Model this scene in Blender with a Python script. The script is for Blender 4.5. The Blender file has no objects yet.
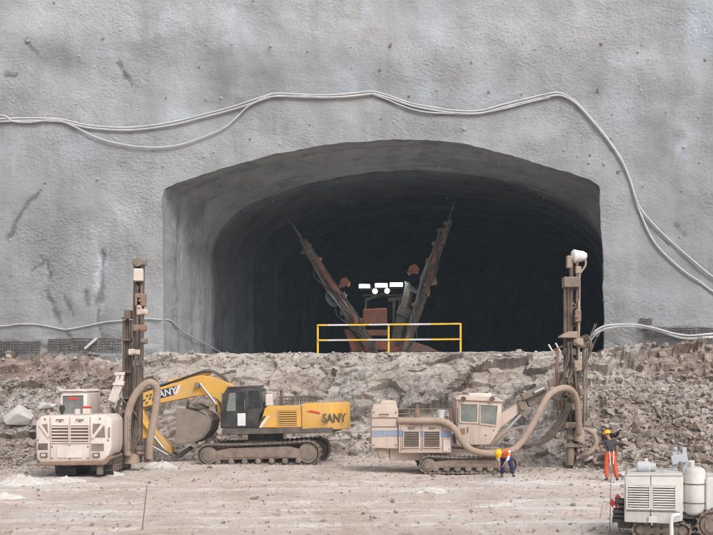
import bpy, bmesh, math, random
import numpy as np
from mathutils import Vector, Matrix, noise
R = math.radians
PI = math.pi
random.seed(7)
C = bpy.context.scene.collection
F = 1215.0          # focal length in pixels of the 713-pixel-wide photograph
CH = 3.6            # camera height
HY = 378.0          # horizon row
CX = 356.5
WY = 60.75          # distance of the portal wall

def P(px, py, d):
    return Vector(((px - CX) * d / F, d, CH + (HY - py) * d / F))
def GD(py):          # ground distance for a photo row
    return F * CH / (py - HY)

# ------------------------------------------------------------------ objects
def tag(o, label=None, cat=None, group=None, kind=None):
    if label: o['label'] = label
    if cat: o['category'] = cat
    if group: o['group'] = group
    if kind: o['kind'] = kind
    return o
def thing(name, label, cat, loc=(0, 0, 0), rot=(0, 0, 0), group=None):
    o = bpy.data.objects.new(name, None); C.objects.link(o)
    o.empty_display_size = 0.3
    o.location = loc; o.rotation_euler = rot
    return tag(o, label, cat, group)
def link(name, me, parent=None):
    o = bpy.data.objects.new(name, me); C.objects.link(o)
    if parent: o.parent = parent
    return o
def finish(me, mats, smooth=True, angle=35):
    for m in (mats if isinstance(mats, (list, tuple)) else [mats]): me.materials.append(m)
    if smooth:
        me.polygons.foreach_set('use_smooth', [True] * len(me.polygons))
        me.set_sharp_from_angle(angle=R(angle))
    me.update()

def catmull(pts, n=6):
    pts = [Vector(p) for p in pts]
    if len(pts) < 3: return pts
    q = [2 * pts[0] - pts[1]] + pts + [2 * pts[-1] - pts[-2]]
    out = []
    for i in range(1, len(q) - 2):
        a, b, c, d = q[i - 1], q[i], q[i + 1], q[i + 2]
        for k in range(n):
            t = k / n
            out.append(0.5 * ((2 * b) + (c - a) * t + (2 * a - 5 * b + 4 * c - d) * t * t + (3 * b - a - 3 * c + d) * t ** 3))
    out.append(pts[-1])
    return out

class MB:
    def __init__(self): self.bm = bmesh.new(); self.mi = 0
    def _new(self, verts, faces):
        vs = [self.bm.verts.new(v) for v in verts]
        fs = []
        for f in faces:
            try: fc = self.bm.faces.new([vs[i] for i in f]); fc.material_index = self.mi; fs.append(fc)
            except ValueError: pass
        return vs, fs
    def _bev(self, vs, w, seg=1):
        es = {e for v in vs for e in v.link_edges}
        r = bmesh.ops.bevel(self.bm, geom=list(es), offset=w, segments=seg, profile=0.5, affect='EDGES', clamp_overlap=True)
        for f in r['faces']: f.material_index = self.mi
    def box(self, c, s, rot=None, bev=0.0):
        c = Vector(c); h = Vector(s) / 2
        pts = [Vector((x * h.x, y * h.y, z * h.z)) for x in (-1, 1) for y in (-1, 1) for z in (-1, 1)]
        if rot is not None: pts = [rot @ p for p in pts]
        pts = [p + c for p in pts]
        vs, fs = self._new(pts, [(0, 1, 3, 2), (4, 6, 7, 5), (0, 4, 5, 1), (2, 3, 7, 6), (0, 2, 6, 4), (1, 5, 7, 3)])
        if bev: self._bev(vs, bev)
        return self
    def bar(self, p, q, w, h, bev=0.0, up=(0, 0, 1)):   # rectangular bar between two points
        p, q = Vector(p), Vector(q); d = q - p; L = d.length; d.normalize()
        u = Vector(up)
        if abs(d.dot(u)) > .98: u = Vector((0, 1, 0))
        s = d.cross(u).normalized(); t = s.cross(d).normalized()
        rot = Matrix((d, s, t)).transposed()
        return self.box((p + q) / 2, (L, w, h), rot, bev)
    def prism(self, pts, a, b, axis='y', bev=0.0, seg=1):
        n = len(pts)
        def mk(u, v, w):
            return (u, w, v) if axis == 'y' else ((w, u, v) if axis == 'x' else (u, v, w))
        V = [mk(u, v, a) for u, v in pts] + [mk(u, v, b) for u, v in pts]
        Fc = [tuple(range(n)), tuple(range(2 * n - 1, n - 1, -1))] + [(i, (i + 1) % n, n + (i + 1) % n, n + i) for i in range(n)]
        vs, fs = self._new(V, Fc)
        bmesh.ops.recalc_face_normals(self.bm, faces=fs)
        if bev: self._bev(vs, bev, seg)
        return self
    def ring(self, c, axis_d, r, seg):
        d = Vector(axis_d).normalized()
        u = d.orthogonal().normalized(); v = d.cross(u)
        return [Vector(c) + r * (math.cos(2 * PI * i / seg) * u + math.sin(2 * PI * i / seg) * v) for i in range(seg)]
    def cyl(self, p, q, r1, r2=None, seg=14):
        r2 = r1 if r2 is None else r2
        p, q = Vector(p), Vector(q); d = q - p
        V = self.ring(p, d, r1, seg) + self.ring(q, d, r2, seg)
        self._new(V, [tuple(range(seg - 1, -1, -1)), tuple(range(seg, 2 * seg))] + [(i, (i + 1) % seg, seg + (i + 1) % seg, seg + i) for i in range(seg)])
        return self
    def lathe(self, p, d, prof, seg=16):    # prof: (distance along d, radius)
        p = Vector(p); d = Vector(d).normalized()
        V = []
        for t, r in prof: V += self.ring(p + d * t, d, max(r, 1e-4), seg)
        n = len(prof)
        Fc = [(j * seg + i, j * seg + (i + 1) % seg, (j + 1) * seg + (i + 1) % seg, (j + 1) * seg + i) for j in range(n - 1) for i in range(seg)]
        Fc += [tuple(range(seg - 1, -1, -1)), tuple(range((n - 1) * seg, n * seg))]
        self._new(V, Fc)
        return self
    def tube(self, pts, r, seg=8, n=6, corr=0.0):
        pts = catmull(pts, n)
        V = []; L = len(pts)
        up = None
        for i, p in enumerate(pts):
            t = (pts[min(i + 1, L - 1)] - pts[max(i - 1, 0)])
            if t.length < 1e-7: t = Vector((0, 0, 1))
            t.normalize()
            if up is None: up = t.orthogonal().normalized()
            up = (up - t * up.dot(t)).normalized(); s = t.cross(up)
            rr = (r[min(i * len(r) // L, len(r) - 1)] if isinstance(r, (list, tuple)) else r) * (1 + corr * (i % 2))
            V += [p + rr * (math.cos(2 * PI * k / seg) * up + math.sin(2 * PI * k / seg) * s) for k in range(seg)]
        Fc = [(j * seg + i, j * seg + (i + 1) % seg, (j + 1) * seg + (i + 1) % seg, (j + 1) * seg + i) for j in range(L - 1) for i in range(seg)]
        Fc += [tuple(range(seg - 1, -1, -1)), tuple(range((L - 1) * seg, L * seg))]
        self._new(V, Fc)
        return self
    def build(self, name, mats, parent=None, smooth=True, angle=35):
        bmesh.ops.recalc_face_normals(self.bm, faces=self.bm.faces)
        me = bpy.data.meshes.new(name); self.bm.to_mesh(me); self.bm.free()
        finish(me, mats, smooth, angle)
        return link(name, me, parent)

# ------------------------------------------------------------------ materials
def nt(name):
    m = bpy.data.materials.new(name); m.use_nodes = True
    t = m.node_tree; b = t.nodes['Principled BSDF']
    return m, t, b
def N(t, typ, **kw):
    n = t.nodes.new(typ)
    for k, v in kw.items():
        if k in n.inputs: n.inputs[k].default_value = v
        else: setattr(n, k, v)
    return n
def ramp(t, fac, stops):
    r = t.nodes.new('ShaderNodeValToRGB')
    e = r.color_ramp.elements
    while len(e) < len(stops): e.new(0.5)
    for x, (p, c) in zip(e, stops):
        x.position = p; x.color = (c, c, c, 1) if isinstance(c, (int, float)) else (*c, 1)
    t.links.new(fac, r.inputs[0])
    return r.outputs[0]
def mixc(t, fac, a, b, mode='MIX'):
    n = t.nodes.new('ShaderNodeMix'); n.data_type = 'RGBA'; n.blend_type = mode
    for s, v in ((n.inputs[0], fac), (n.inputs[6], a), (n.inputs[7], b)):
        if isinstance(v, (int, float)): s.default_value = v
        elif isinstance(v, tuple): s.default_value = (*v, 1)
        else: t.links.new(v, s)
    return n.outputs[2]
def fmath(t, op, a, b=0.5, clamp=False):
    n = t.nodes.new('ShaderNodeMath'); n.operation = op; n.use_clamp = clamp
    for i, v in enumerate((a, b)):
        if isinstance(v, (int, float)): n.inputs[i].default_value = v
        else: t.links.new(v, n.inputs[i])
    return n.outputs[0]
def noisef(t, co, scale, detail=4, rough=0.55, dist=0.0):
    n = N(t, 'ShaderNodeTexNoise', Scale=scale, Detail=detail, Roughness=rough, Distortion=dist)
    t.links.new(co, n.inputs['Vector'])
    return n.outputs['Fac']
def mapping(t, co, scale=(1, 1, 1), rot=(0, 0, 0)):
    m = t.nodes.new('ShaderNodeMapping'); m.inputs['Scale'].default_value = scale; m.inputs['Rotation'].default_value = rot
    t.links.new(co, m.inputs['Vector']); return m.outputs[0]
def bump(t, b, h, strength, dist, prev=None):
    n = N(t, 'ShaderNodeBump', Strength=strength, Distance=dist)
    t.links.new(h, n.inputs['Height'])
    if prev is not None: t.links.new(prev, n.inputs['Normal'])
    t.links.new(n.outputs[0], b.inputs['Normal'])
    return n.outputs[0]
def attr(t, name):
    n = t.nodes.new('ShaderNodeAttribute'); n.attribute_name = name; return n.outputs['Fac']

DUST = (.42, .335, .265)
def grimy(name, base, dirt=DUST, amt=0.5, scale=2.0, rough=0.6, metal=0.0, up=0.6, bmp=.15, spots=None):
    """paint or steel with patchy dust and dust lying on upward faces"""
    m, t, b = nt(name)
    co = t.nodes.new('ShaderNodeTexCoord').outputs['Object']
    n1 = noisef(t, co, scale, 6, .62)
    f = ramp(t, n1, [(.5 - amt * .35, 0.0), (.5 + .32 - amt * .1, 1.0)])
    f = fmath(t, 'MULTIPLY', f, min(1, amt * 1.4))
    n2 = noisef(t, co, scale * 9, 5, .7)
    f2 = ramp(t, n2, [(.45, 0.0), (.75, .55)])
    f = fmath(t, 'ADD', f, fmath(t, 'MULTIPLY', f2, amt), True)
    g = t.nodes.new('ShaderNodeNewGeometry'); sx = t.nodes.new('ShaderNodeSeparateXYZ')
    t.links.new(g.outputs['Normal'], sx.inputs[0])
    upm = ramp(t, sx.outputs['Z'], [(.45, 0.0), (.9, up)])
    f = fmath(t, 'MAXIMUM', f, fmath(t, 'MULTIPLY', upm, ramp(t, n1, [(.25, .55), (.6, 1.0)])))
    c0 = mixc(t, ramp(t, noisef(t, co, scale * .6, 3), [(.3, 0.0), (.7, 1.0)]), tuple(x * .88 for x in base), tuple(min(1, x * 1.06) for x in base))
    if spots:
        # worn / rusty spots with shapes of their own
        fs = ramp(t, noisef(t, co, scale * 4.3, 8, .75, .4), [(.62, 0.0), (.66, 1.0)])
        c0 = mixc(t, fs, c0, spots)
    stk = ramp(t, noisef(t, mapping(t, co, (1, 1, .13)), scale * 3.2, 6, .7, .3), [(.52, 0.0), (.66, .55)])
    c0 = mixc(t, fmath(t, 'MULTIPLY', stk, min(1, amt * 1.5)), c0, tuple(x * .5 + d_ * .12 for x, d_ in zip(base, dirt)))
    if spots:
        chip = ramp(t, noisef(t, mapping(t, co, (1.2, 1, .7)), scale * 7.5, 10, .82, .3), [(.615, 0.0), (.635, .9)])
        c0 = mixc(t, chip, c0, tuple(x * .6 for x in spots))
    col = mixc(t, f, c0, dirt)
    t.links.new(col, b.inputs['Base Color'])
    rr = ramp(t, f, [(0, rough), (1, .95)])
    t.links.new(rr, b.inputs['Roughness'])
    b.inputs['Metallic'].default_value = metal
    b.inputs['Specular IOR Level'].default_value = .35
    if bmp: bump(t, b, noisef(t, co, scale * 14, 5, .7), bmp, .02)
    return m
def plain(name, col, rough=.6, metal=0.0, spec=.4):
    m, t, b = nt(name)
    co = t.nodes.new('ShaderNodeTexCoord').outputs['Object']
    c = mixc(t, noisef(t, co, 14, 4), tuple(x * .8 for x in col), tuple(min(1, x * 1.15) for x in col))
    t.links.new(c, b.inputs['Base Color'])
    b.inputs['Roughness'].default_value = rough; b.inputs['Metallic'].default_value = metal
    b.inputs['Specular IOR Level'].default_value = spec
    return m
def lamp_mat(name, col, st):
    m, t, b = nt(name)
    b.inputs['Base Color'].default_value = (*col, 1)
    b.inputs['Emission Color'].default_value = (*col, 1); b.inputs['Emission Strength'].default_value = st
    return m

M = {}
M['cream'] = grimy('cream_paint', (.72, .655, .60), (.53, .43, .37), .5, 1.6, .55, spots=(.45, .35, .28))
M['cream_dust'] = grimy('dusty_cream_paint', (.64, .53, .455), (.48, .375, .315), .6, 1.4, .7, spots=(.33, .23, .18))
M['white'] = grimy('white_paint', (.68, .675, .66), (.45, .39, .33), .4, 1.6, .5)
M['yellow'] = grimy('yellow_paint', (.76, .40, .04), (.50, .37, .25), .46, 1.3, .5, up=.45)
M['yellow_clean'] = grimy('rail_yellow', (.72, .45, .03), (.5, .4, .25), .15, 3, .5, up=.1)
M['railwhite'] = grimy('rail_white', (.62, .6, .6), (.4, .35, .3), .2, 3, .5, up=.1)
M['dark'] = grimy('dark_steel', (.055, .052, .05), (.3, .24, .19), .42, 2.5, .6, spots=(.12, .08, .06))
M['steel'] = grimy('dusty_steel', (.15, .125, .105), (.36, .28, .22), .5, 2.5, .6, spots=(.2, .12, .08))
M['rust'] = grimy('rusty_steel', (.21, .12, .085), (.36, .27, .21), .5, 3, .75, spots=(.1, .06, .045))
M['rubber'] = grimy('rubber', (.035, .035, .036), (.3, .25, .2), .25, 3, .8)
M['hose'] = grimy('dust_hose', (.42, .32, .25), (.30, .225, .175), .6, 2.5, .8, spots=(.19, .14, .11))
M['mud'] = grimy('caked_mud', (.17, .125, .10), (.42, .33, .275), .5, 3.0, .95, spots=(.12, .09, .07), bmp=.9)
M['thin_hose'] = grimy('thin_hydraulic_hose', (.06, .05, .042), (.32, .24, .185), .42, 2.0, .75)
M['mast_steel'] = grimy('mast_steel', (.085, .062, .05), (.34, .25, .195), .36, 2.0, .7, spots=(.3, .2, .14))
M['bucket'] = grimy('worn_bucket_steel', (.20, .165, .14), (.31, .25, .205), .75, 2.2, .8, spots=(.07, .055, .045), bmp=.6)
M['shoe'] = grimy('track_steel', (.10, .085, .072), (.38, .295, .235), .5, 3, .7)
M['glass'] = grimy('dusty_glass', (.13, .15, .145), (.40, .38, .33), .35, 1.2, .12, up=.2, bmp=0)
M['glassdark'] = grimy('dark_glass', (.022, .026, .03), (.2, .19, .17), .22, 1.2, .08, up=.1, bmp=0)
M['black'] = grimy('black_paint', (.028, .028, .03), (.25, .2, .16), .25, 2, .45, up=.3)
M['blue'] = grimy('blue_stripe', (.14, .25, .42), (.45, .37, .3), .45, 2, .6, up=.1)
M['orange'] = grimy('orange_paint', (.36, .095, .045), (.13, .085, .065), .7, 2, .55, up=.2)
M['red'] = plain('red_plastic', (.62, .06, .05))
M['chrome'] = plain('chrome_rod', (.62, .64, .68), .25, .9)
M['navy'] = grimy('navy_decal', (.018, .028, .075), (.4, .32, .24), .2, 3, .5, up=0)
M['decalwhite'] = grimy('white_decal', (.72, .72, .72), (.5, .4, .3), .2, 3, .5, up=0)
M['letter'] = plain('dark_letter', (.10, .085, .06))
M['grille'] = grimy('grille_dark', (.10, .08, .065), (.26, .2, .155), .4, 3, .8, up=.6)
M['cable'] = grimy('grey_cable', (.52, .52, .53), (.36, .35, .34), .3, 3, .55, up=0, bmp=.05)
M['cable_dark'] = grimy('dark_cable', (.16, .16, .16), (.3, .29, .28), .4, 3, .6, up=.4)
M['bolt'] = grimy('anchor_stub', (.50, .49, .48), (.2, .19, .18), .3, 6, .8, up=.3)
M['bolt_rust'] = grimy('rusty_anchor_stub', (.22, .20, .19), (.36, .35, .34), .4, 6, .8, up=.3)
M['rebar'] = grimy('bare_rebar', (.085, .072, .065), (.3, .28, .26), .3, 5, .85, up=.3)
M['skin'] = plain('skin_tone', (.36, .19, .125), .55)
M['helmet'] = plain('yellow_helmet', (.80, .47, .015), .35)
M['vest'] = plain('orange_vest', (.85, .17, .025), .7)
M['pants'] = plain('orange_red_trousers', (.62, .10, .05), .8)
M['shirt'] = plain('charcoal_shirt', (.055, .058, .06), .9)
M['jeans'] = plain('navy_trousers', (.022, .032, .095), .9)
M['paleshirt'] = plain('pale_blue_shirt', (.50, .56, .63), .9)
M['paleblue'] = grimy('pale_blue_paint', (.50, .56, .62), (.5, .44, .38), .35, 2, .6)
M['reflect'] = plain('reflective_strip', (.72, .70, .66), .4)
M['boot'] = plain('dark_boots', (.06, .05, .045), .8)
M['flag'] = plain('pink_flag_cloth', (.85, .12, .15), .8)
M['wood'] = grimy('weathered_wood', (.26, .17, .12), (.36, .28, .22), .4, 5, .85)
M['lamp'] = lamp_mat('work_lamp', (.93, 1.0, .95), 70)
M['eye'] = plain('eye', (.02, .02, .02), .3)

# ------------------------------------------------------------------ camera, sky, sun
sc = bpy.context.scene
cam = bpy.data.cameras.new('camera'); co = bpy.data.objects.new('camera', cam); C.objects.link(co)
co.location = (0, 0, CH); co.rotation_euler = (R(90), 0, 0)
cam.sensor_width = 36; cam.lens = 36 * F / 713; cam.shift_y = (HY - 267.5) / 713; cam.shift_x = (356.5 - CX) / 713
cam.clip_end = 2000
sc.camera = co
w = bpy.data.worlds.new('World'); sc.world = w; w.use_nodes = True
t = w.node_tree; bg = t.nodes['Background']
sky = t.nodes.new('ShaderNodeTexSky'); sky.sky_type = 'NISHITA'; sky.sun_disc = False
SUN_EL, SUN_AZ = 44, 152       # azimuth clockwise from +Y (seen from above)
sky.sun_elevation = R(SUN_EL); sky.sun_rotation = R(SUN_AZ)
sky.air_density = 1.0; sky.dust_density = 4.0; sky.ozone_density = 1.0
hsv = t.nodes.new('ShaderNodeHueSaturation'); hsv.inputs['Saturation'].default_value = .3
t.links.new(sky.outputs[0], hsv.inputs['Color']); t.links.new(hsv.outputs[0], bg.inputs['Color'])
bg.inputs['Strength'].default_value = .13
L = bpy.data.lights.new('sun', 'SUN'); L.energy = 1.35; L.angle = R(28); L.color = (1, .975, .95)
lo = bpy.data.objects.new('sun', L); C.objects.link(lo)
az, el = R(SUN_AZ), R(SUN_EL)
sd = Vector((math.sin(az) * math.cos(el), math.cos(az) * math.cos(el), math.sin(el)))
lo.rotation_euler = sd.to_track_quat('Z', 'Y').to_euler(); lo.location = (0, 0, 60)
vs = sc.view_settings; vs.view_transform = 'Standard'; vs.look = 'None'; vs.gamma = 1; vs.exposure = .42; vs.use_curve_mapping = False
sc.render.engine = 'CYCLES'; sc.cycles.max_bounces = 7; sc.cycles.diffuse_bounces = 4
sc.cycles.use_denoising = True; sc.cycles.filter_width = 1.05
# ------------------------------------------------------------------ noise helpers
def fb(x, y, z, s, o=4):
    return noise.fractal((x * s, y * s, z * s), 1.0, 2.0, o, noise_basis='PERLIN_ORIGINAL')
def smooth(a, b, x):
    t_ = min(1, max(0, (x - a) / (b - a))); return t_ * t_ * (3 - 2 * t_)
def lerp_tab(tab, x):
    if x <= tab[0][0]: return tab[0][1]
    for (a, va), (b, vb) in zip(tab, tab[1:]):
        if x <= b: return va + (vb - va) * smooth(a, b, x)
    return tab[-1][1]
def grid_obj(name, V, nr, nc, mats, attrs=None, smooth_=True, parent=None, angle=180):
    idx = np.arange(nr * nc).reshape(nr, nc)
    q = np.stack([idx[:-1, :-1], idx[:-1, 1:], idx[1:, 1:], idx[1:, :-1]], -1).reshape(-1, 4)
    return mesh_np(name, np.asarray(V, dtype=np.float32), q, mats, attrs, smooth_, parent)
def mesh_np(name, V, q, mats, attrs=None, smooth_=True, parent=None):
    me = bpy.data.meshes.new(name)
    n, k = q.shape
    me.vertices.add(len(V)); me.vertices.foreach_set('co', np.ascontiguousarray(V, dtype=np.float32).ravel())
    me.loops.add(n * k); me.loops.foreach_set('vertex_index', np.ascontiguousarray(q, dtype=np.int32).ravel())
    me.polygons.add(n); me.polygons.foreach_set('loop_start', np.arange(0, n * k, k, dtype=np.int32))
    me.update(calc_edges=True)
    for nm, a in (attrs or {}).items():
        at = me.attributes.new(nm, 'FLOAT', 'POINT'); at.data.foreach_set('value', np.asarray(a, dtype=np.float32))
    for m in (mats if isinstance(mats, (list, tuple)) else [mats]): me.materials.append(m)
    me.polygons.foreach_set('use_smooth', [bool(smooth_)] * n)
    me.validate(); me.update()
    return link(name, me, parent)

# ------------------------------------------------------------------ the portal wall
S = 20.0   # pixels per metre on the wall plane
def w_xz(px, py): return ((px - CX) / S, CH + (HY - py) / S)
CRACKS = [[(8, 240), (14, 222), (24, 208), (40, 190)], [(38, 258), (47, 262), (50, 276)], [(45, 292), (51, 302), (58, 321)],
          [(62, 297), (72, 315)], [(102, 252), (100, 285), (98, 318), (103, 342)], [(96, 296), (98, 322)], [(84, 292), (88, 306)],
          [(30, 270), (44, 262)], [(118, 62), (124, 74), (130, 84)], [(26, 40), (36, 54)], [(163, 192), (162, 225), (165, 260)], [(64, 330), (70, 342)],
          [(658, 232), (668, 244)], [(676, 226), (688, 236)], [(640, 330), (700, 332)], [(4, 75), (16, 73)]]
CR = [[w_xz(*p) for p in c] for c in CRACKS]
def seg_d(x, z, a, b):
    dx, dz = b[0] - a[0], b[1] - a[1]
    u = max(0, min(1, ((x - a[0]) * dx + (z - a[1]) * dz) / (dx * dx + dz * dz)))
    return math.hypot(x - a[0] - u * dx, z - a[1] - u * dz)
def crack_v(x, z):
    if z > 22 or (x > -10.5 and x < 13.5): return 0.0
    d = 9
    x += .12 * fb(x, 8, z, 1.6, 3); z += .12 * fb(x, 18, z, 1.6, 3)
    for c in CR:
        for a, b in zip(c, c[1:]):
            if abs(x - a[0]) < 2 and abs(z - a[1]) < 4: d = min(d, seg_d(x, z, a, b))
    if d > .5: return 0.0
    return max(0.0, 1 - (d / (.07 + .24 * max(0, fb(x, 3, z, 1.5, 3) + .12))) ** 1.5)
def wall_y(x, z, fine=True):
    y = .38 * fb(x, 5, z, .16, 3) + .085 * fb(x, 9, z, .55, 3) + .05 * max(0, z - 13)
    if fine: y += .022 * fb(x, 2, z, 1.9, 4)
    lo_ = smooth(6.3, 5.3, z) if False else 1 - smooth(5.0, 6.1, z + .5 * fb(x, 3, 1, .5, 3))
    if lo_ > 0 and abs(x - 1.4) > 11.4: y += lo_ * (.16 * fb(x * .5, 1, z * 2.6, 1.3, 4) + .05)
    return WY + y
BL = [  # stains, broad tone patches, mesh-gap shade: px, py, rx, ry, amount, channel (0 pale blue wash, 1 dark, 2 white)
 (75,346,45,8,.9,1),(20,348,26,7,.9,1),(682,333,38,5,.9,1),(648,322,8,4,.8,1),(655,260,90,100,.5,1),(50,200,70,60,.35,1),(30,300,60,50,.4,1),(380,118,120,14,.2,1),  # shade in the mesh gaps painted dark; broad patches darken mid and lower wall
 (60,14,90,26,.7,2),(200,10,60,26,.5,2),(340,30,120,26,.6,2),(520,24,100,34,.7,2),(640,60,60,20,.35,2),(70,100,50,24,.4,2),  # broad white patches lighten the upper wall
 (168,18,9,16,.8,0),(232,22,20,26,.9,0),(104,50,9,9,.6,0),(368,8,8,14,.9,0),(435,30,18,26,.9,0),(428,84,13,24,.7,0),(350,78,18,14,.6,0),
 (584,5,8,16,.9,0),(624,57,32,9,.8,0),(707,28,16,34,1,0),(624,108,20,30,.5,0),(688,148,9,30,.7,0),(180,112,14,10,.6,0),(80,150,20,16,.5,0),
 (260,40,30,14,.4,0),(480,95,30,10,.5,0),(655,300,26,26,.5,0),(96,268,7,34,1,0),(12,150,16,10,.5,0),
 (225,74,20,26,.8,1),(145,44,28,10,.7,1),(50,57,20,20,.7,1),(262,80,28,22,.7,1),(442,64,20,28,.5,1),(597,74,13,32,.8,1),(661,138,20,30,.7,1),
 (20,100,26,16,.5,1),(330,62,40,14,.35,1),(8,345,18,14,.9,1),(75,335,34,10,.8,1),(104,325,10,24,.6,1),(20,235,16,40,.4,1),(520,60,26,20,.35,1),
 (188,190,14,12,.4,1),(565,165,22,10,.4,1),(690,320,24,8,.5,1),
 (126,210,18,26,.8,2),(96,275,4,32,.9,2),(62,20,40,14,.6,2),(300,20,46,14,.6,2),(520,20,50,14,.7,2),(350,108,44,12,.35,2),(620,230,18,80,.3,2),(150,240,14,60,.35,2),
 (640,20,24,14,.4,2),(540,130,40,16,.3,2),(95,350,30,7,.5,2),(625,340,16,10,.6,2)]
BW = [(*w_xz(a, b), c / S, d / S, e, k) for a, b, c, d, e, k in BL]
def mouth_profile():
    pts = [(165.5, 372), (165, 350), (164, 300), (163.5, 250), (163, 196), (166, 189), (178, 183), (191, 178.5), (222, 168.5), (261, 157.5), (297, 149), (342, 142.5), (380, 139.3),
           (412, 139.5), (447, 142), (470, 145.8), (492, 150.5), (528, 160), (568, 172), (592, 180), (600, 185), (600.5, 192), (601.5, 250), (603, 300), (604, 350), (604.5, 372)]
    arch = [(v.x, v.y) for v in catmull([(a, b, 0) for a, b in pts[6:-7]], 5)]
    pts = pts[:6] + arch + pts[-7:]
    w_ = [w_xz(*p) for p in pts]
    out = []
    for (a, b), (c, d) in zip(w_, w_[1:]):
        n = max(1, int(math.hypot(c - a, d - b) / .16))
        for i in range(n): out.append((a + (c - a) * i / n, b + (d - b) * i / n))
    out.append(w_[-1])
    # ragged sprayed edge
    res = []
    for i, (x, z) in enumerate(out):
        e = .05 * fb(x, 31, z, .8, 4) + .03 * fb(x, 61, z, 3.0, 3)
        cx, cz = 1.3, 8.0
        d = math.hypot(x - cx, z - cz)
        res.append((x + (x - cx) / d * e, z + (z - cz) / d * e))
    return res
MP = np.array(mouth_profile())
def inside(x, z):
    if x <= -9.75 or x >= 12.6 or z > 15.7: return False
    px, pz = MP[:, 0], MP[:, 1]
    c = False; j = len(px) - 1
    for i in range(len(px)):
        if (pz[i] > z) != (pz[j] > z) and x < (px[j] - px[i]) * (z - pz[i]) / (pz[j] - pz[i]) + px[i]: c = not c
        j = i
    return c

def shotcrete():
    m, t, b = nt('shotcrete')
    co = t.nodes.new('ShaderNodeTexCoord').outputs['Object']
    big = noisef(t, co, .28, 5, .6)
    c = mixc(t, ramp(t, big, [(.3, 0.0), (.7, 1.0)]), (.285, .294, .303), (.37, .378, .386))
    streak = noisef(t, mapping(t, co, (1.0, 1, .16)), .9, 5, .65, .3)
    c = mixc(t, ramp(t, streak, [(.48, 0.0), (.68, .8)]), c, (.245, .246, .25))
    c = mixc(t, ramp(t, noisef(t, mapping(t, co, (1, 1, .22)), .5, 5, .6), [(.53, 0.0), (.75, .55)]), c, (.47, .48, .495))
    nz = noisef(t, co, 1.8, 5, .65)
    k = ramp(t, nz, [(.3, .55), (.7, 1.0)])
    c = mixc(t, fmath(t, 'MULTIPLY', attr(t, 's_blue'), fmath(t, 'MULTIPLY', k, 1.0)), c, (.44, .50, .575))
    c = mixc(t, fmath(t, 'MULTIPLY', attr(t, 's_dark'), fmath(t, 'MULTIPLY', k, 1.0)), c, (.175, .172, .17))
    c = mixc(t, fmath(t, 'MULTIPLY', attr(t, 's_white'), fmath(t, 'MULTIPLY', k, .8)), c, (.55, .55, .55))
    c = mixc(t, fmath(t, 'MULTIPLY', attr(t, 's_crack'), .85), c, (.10, .098, .095))
    gr = noisef(t, co, 9, 6, .7)
    c = mixc(t, ramp(t, gr, [(.35, .35), (.62, 0.0)]), c, (.22, .22, .22))
    spk = ramp(t, noisef(t, co, 3.1, 9, .8), [(.64, 0.0), (.70, .6)])
    c = mixc(t, spk, c, (.2, .2, .2))
    t.links.new(c, b.inputs['Base Color']); b.inputs['Roughness'].default_value = .9; b.inputs['Specular IOR Level'].default_value = .25
    v = N(t, 'ShaderNodeTexVoronoi', Scale=6.5, feature='SMOOTH_F1'); t.links.new(mapping(t, co, (1, 1, 1.3)), v.inputs['Vector'])
    p = bump(t, b, fmath(t, 'MULTIPLY', v.outputs['Distance'], ramp(t, noisef(t, co, .22, 3), [(.35, .35), (.65, 1.0)])), .75, .07)
    p = bump(t, b, noisef(t, mapping(t, co, (1, 1, 1.5)), .9, 4, .5), .3, .12, p)
    bump(t, b, noisef(t, co, 11, 6, .75), .75, .045, p)
    return m
M['shotcrete'] = shotcrete()
def steps(a, b, s):
    n = max(1, int(round((b - a) / s))); return [a + (b - a) * i / n for i in range(n)]
def build_wall(parent):
    xs = steps(-48, -20, 1.2) + steps(-20, 20, .105) + steps(20, 48, 1.2) + [48]
    zs = steps(2.2, 23.6, .105) + steps(23.6, 34, .9) + [34]
    nx, nz = len(xs), len(zs)
    V = np.zeros((nz, nx, 3)); ins = np.zeros((nz, nx), bool)
    for j, z in enumerate(zs):
        for i, x in enumerate(xs):
            V[j, i] = (x, 0, z); ins[j, i] = inside(x, z)
    cell_out = ~(ins[:-1, :-1] & ins[1:, :-1] & ins[:-1, 1:] & ins[1:, 1:])
    idx = np.arange(nx * nz).reshape(nz, nx)
    q = np.stack([idx[:-1, :-1], idx[:-1, 1:], idx[1:, 1:], idx[1:, :-1]], -1)[cell_out]
    V = V.reshape(-1, 3); insf = ins.ravel()
    used = np.unique(q)
    for k in used:
        if insf[k]:
            d = (MP[:, 0] - V[k, 0]) ** 2 + (MP[:, 1] - V[k, 2]) ** 2
            i = int(d.argmin()); V[k, 0], V[k, 2] = MP[i]
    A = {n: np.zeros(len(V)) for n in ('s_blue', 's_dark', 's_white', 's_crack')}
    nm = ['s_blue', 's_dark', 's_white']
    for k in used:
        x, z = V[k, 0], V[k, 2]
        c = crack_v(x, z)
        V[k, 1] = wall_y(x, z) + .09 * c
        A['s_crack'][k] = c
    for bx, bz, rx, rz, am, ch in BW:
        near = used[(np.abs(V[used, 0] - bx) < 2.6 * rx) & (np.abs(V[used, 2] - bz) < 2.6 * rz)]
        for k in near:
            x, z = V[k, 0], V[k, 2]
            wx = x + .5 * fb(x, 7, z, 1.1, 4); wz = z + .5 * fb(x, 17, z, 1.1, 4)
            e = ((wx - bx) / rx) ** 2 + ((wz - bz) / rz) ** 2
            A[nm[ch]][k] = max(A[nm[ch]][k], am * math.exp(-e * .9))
    remap = -np.ones(len(V), int); remap[used] = np.arange(len(used))
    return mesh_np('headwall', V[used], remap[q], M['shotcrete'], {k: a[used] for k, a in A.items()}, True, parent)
portal = thing('tunnel_portal', 'sprayed grey concrete headwall with a wide arched tunnel opening', 'tunnel portal', (0, 0, 0))
build_wall(portal)

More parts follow.
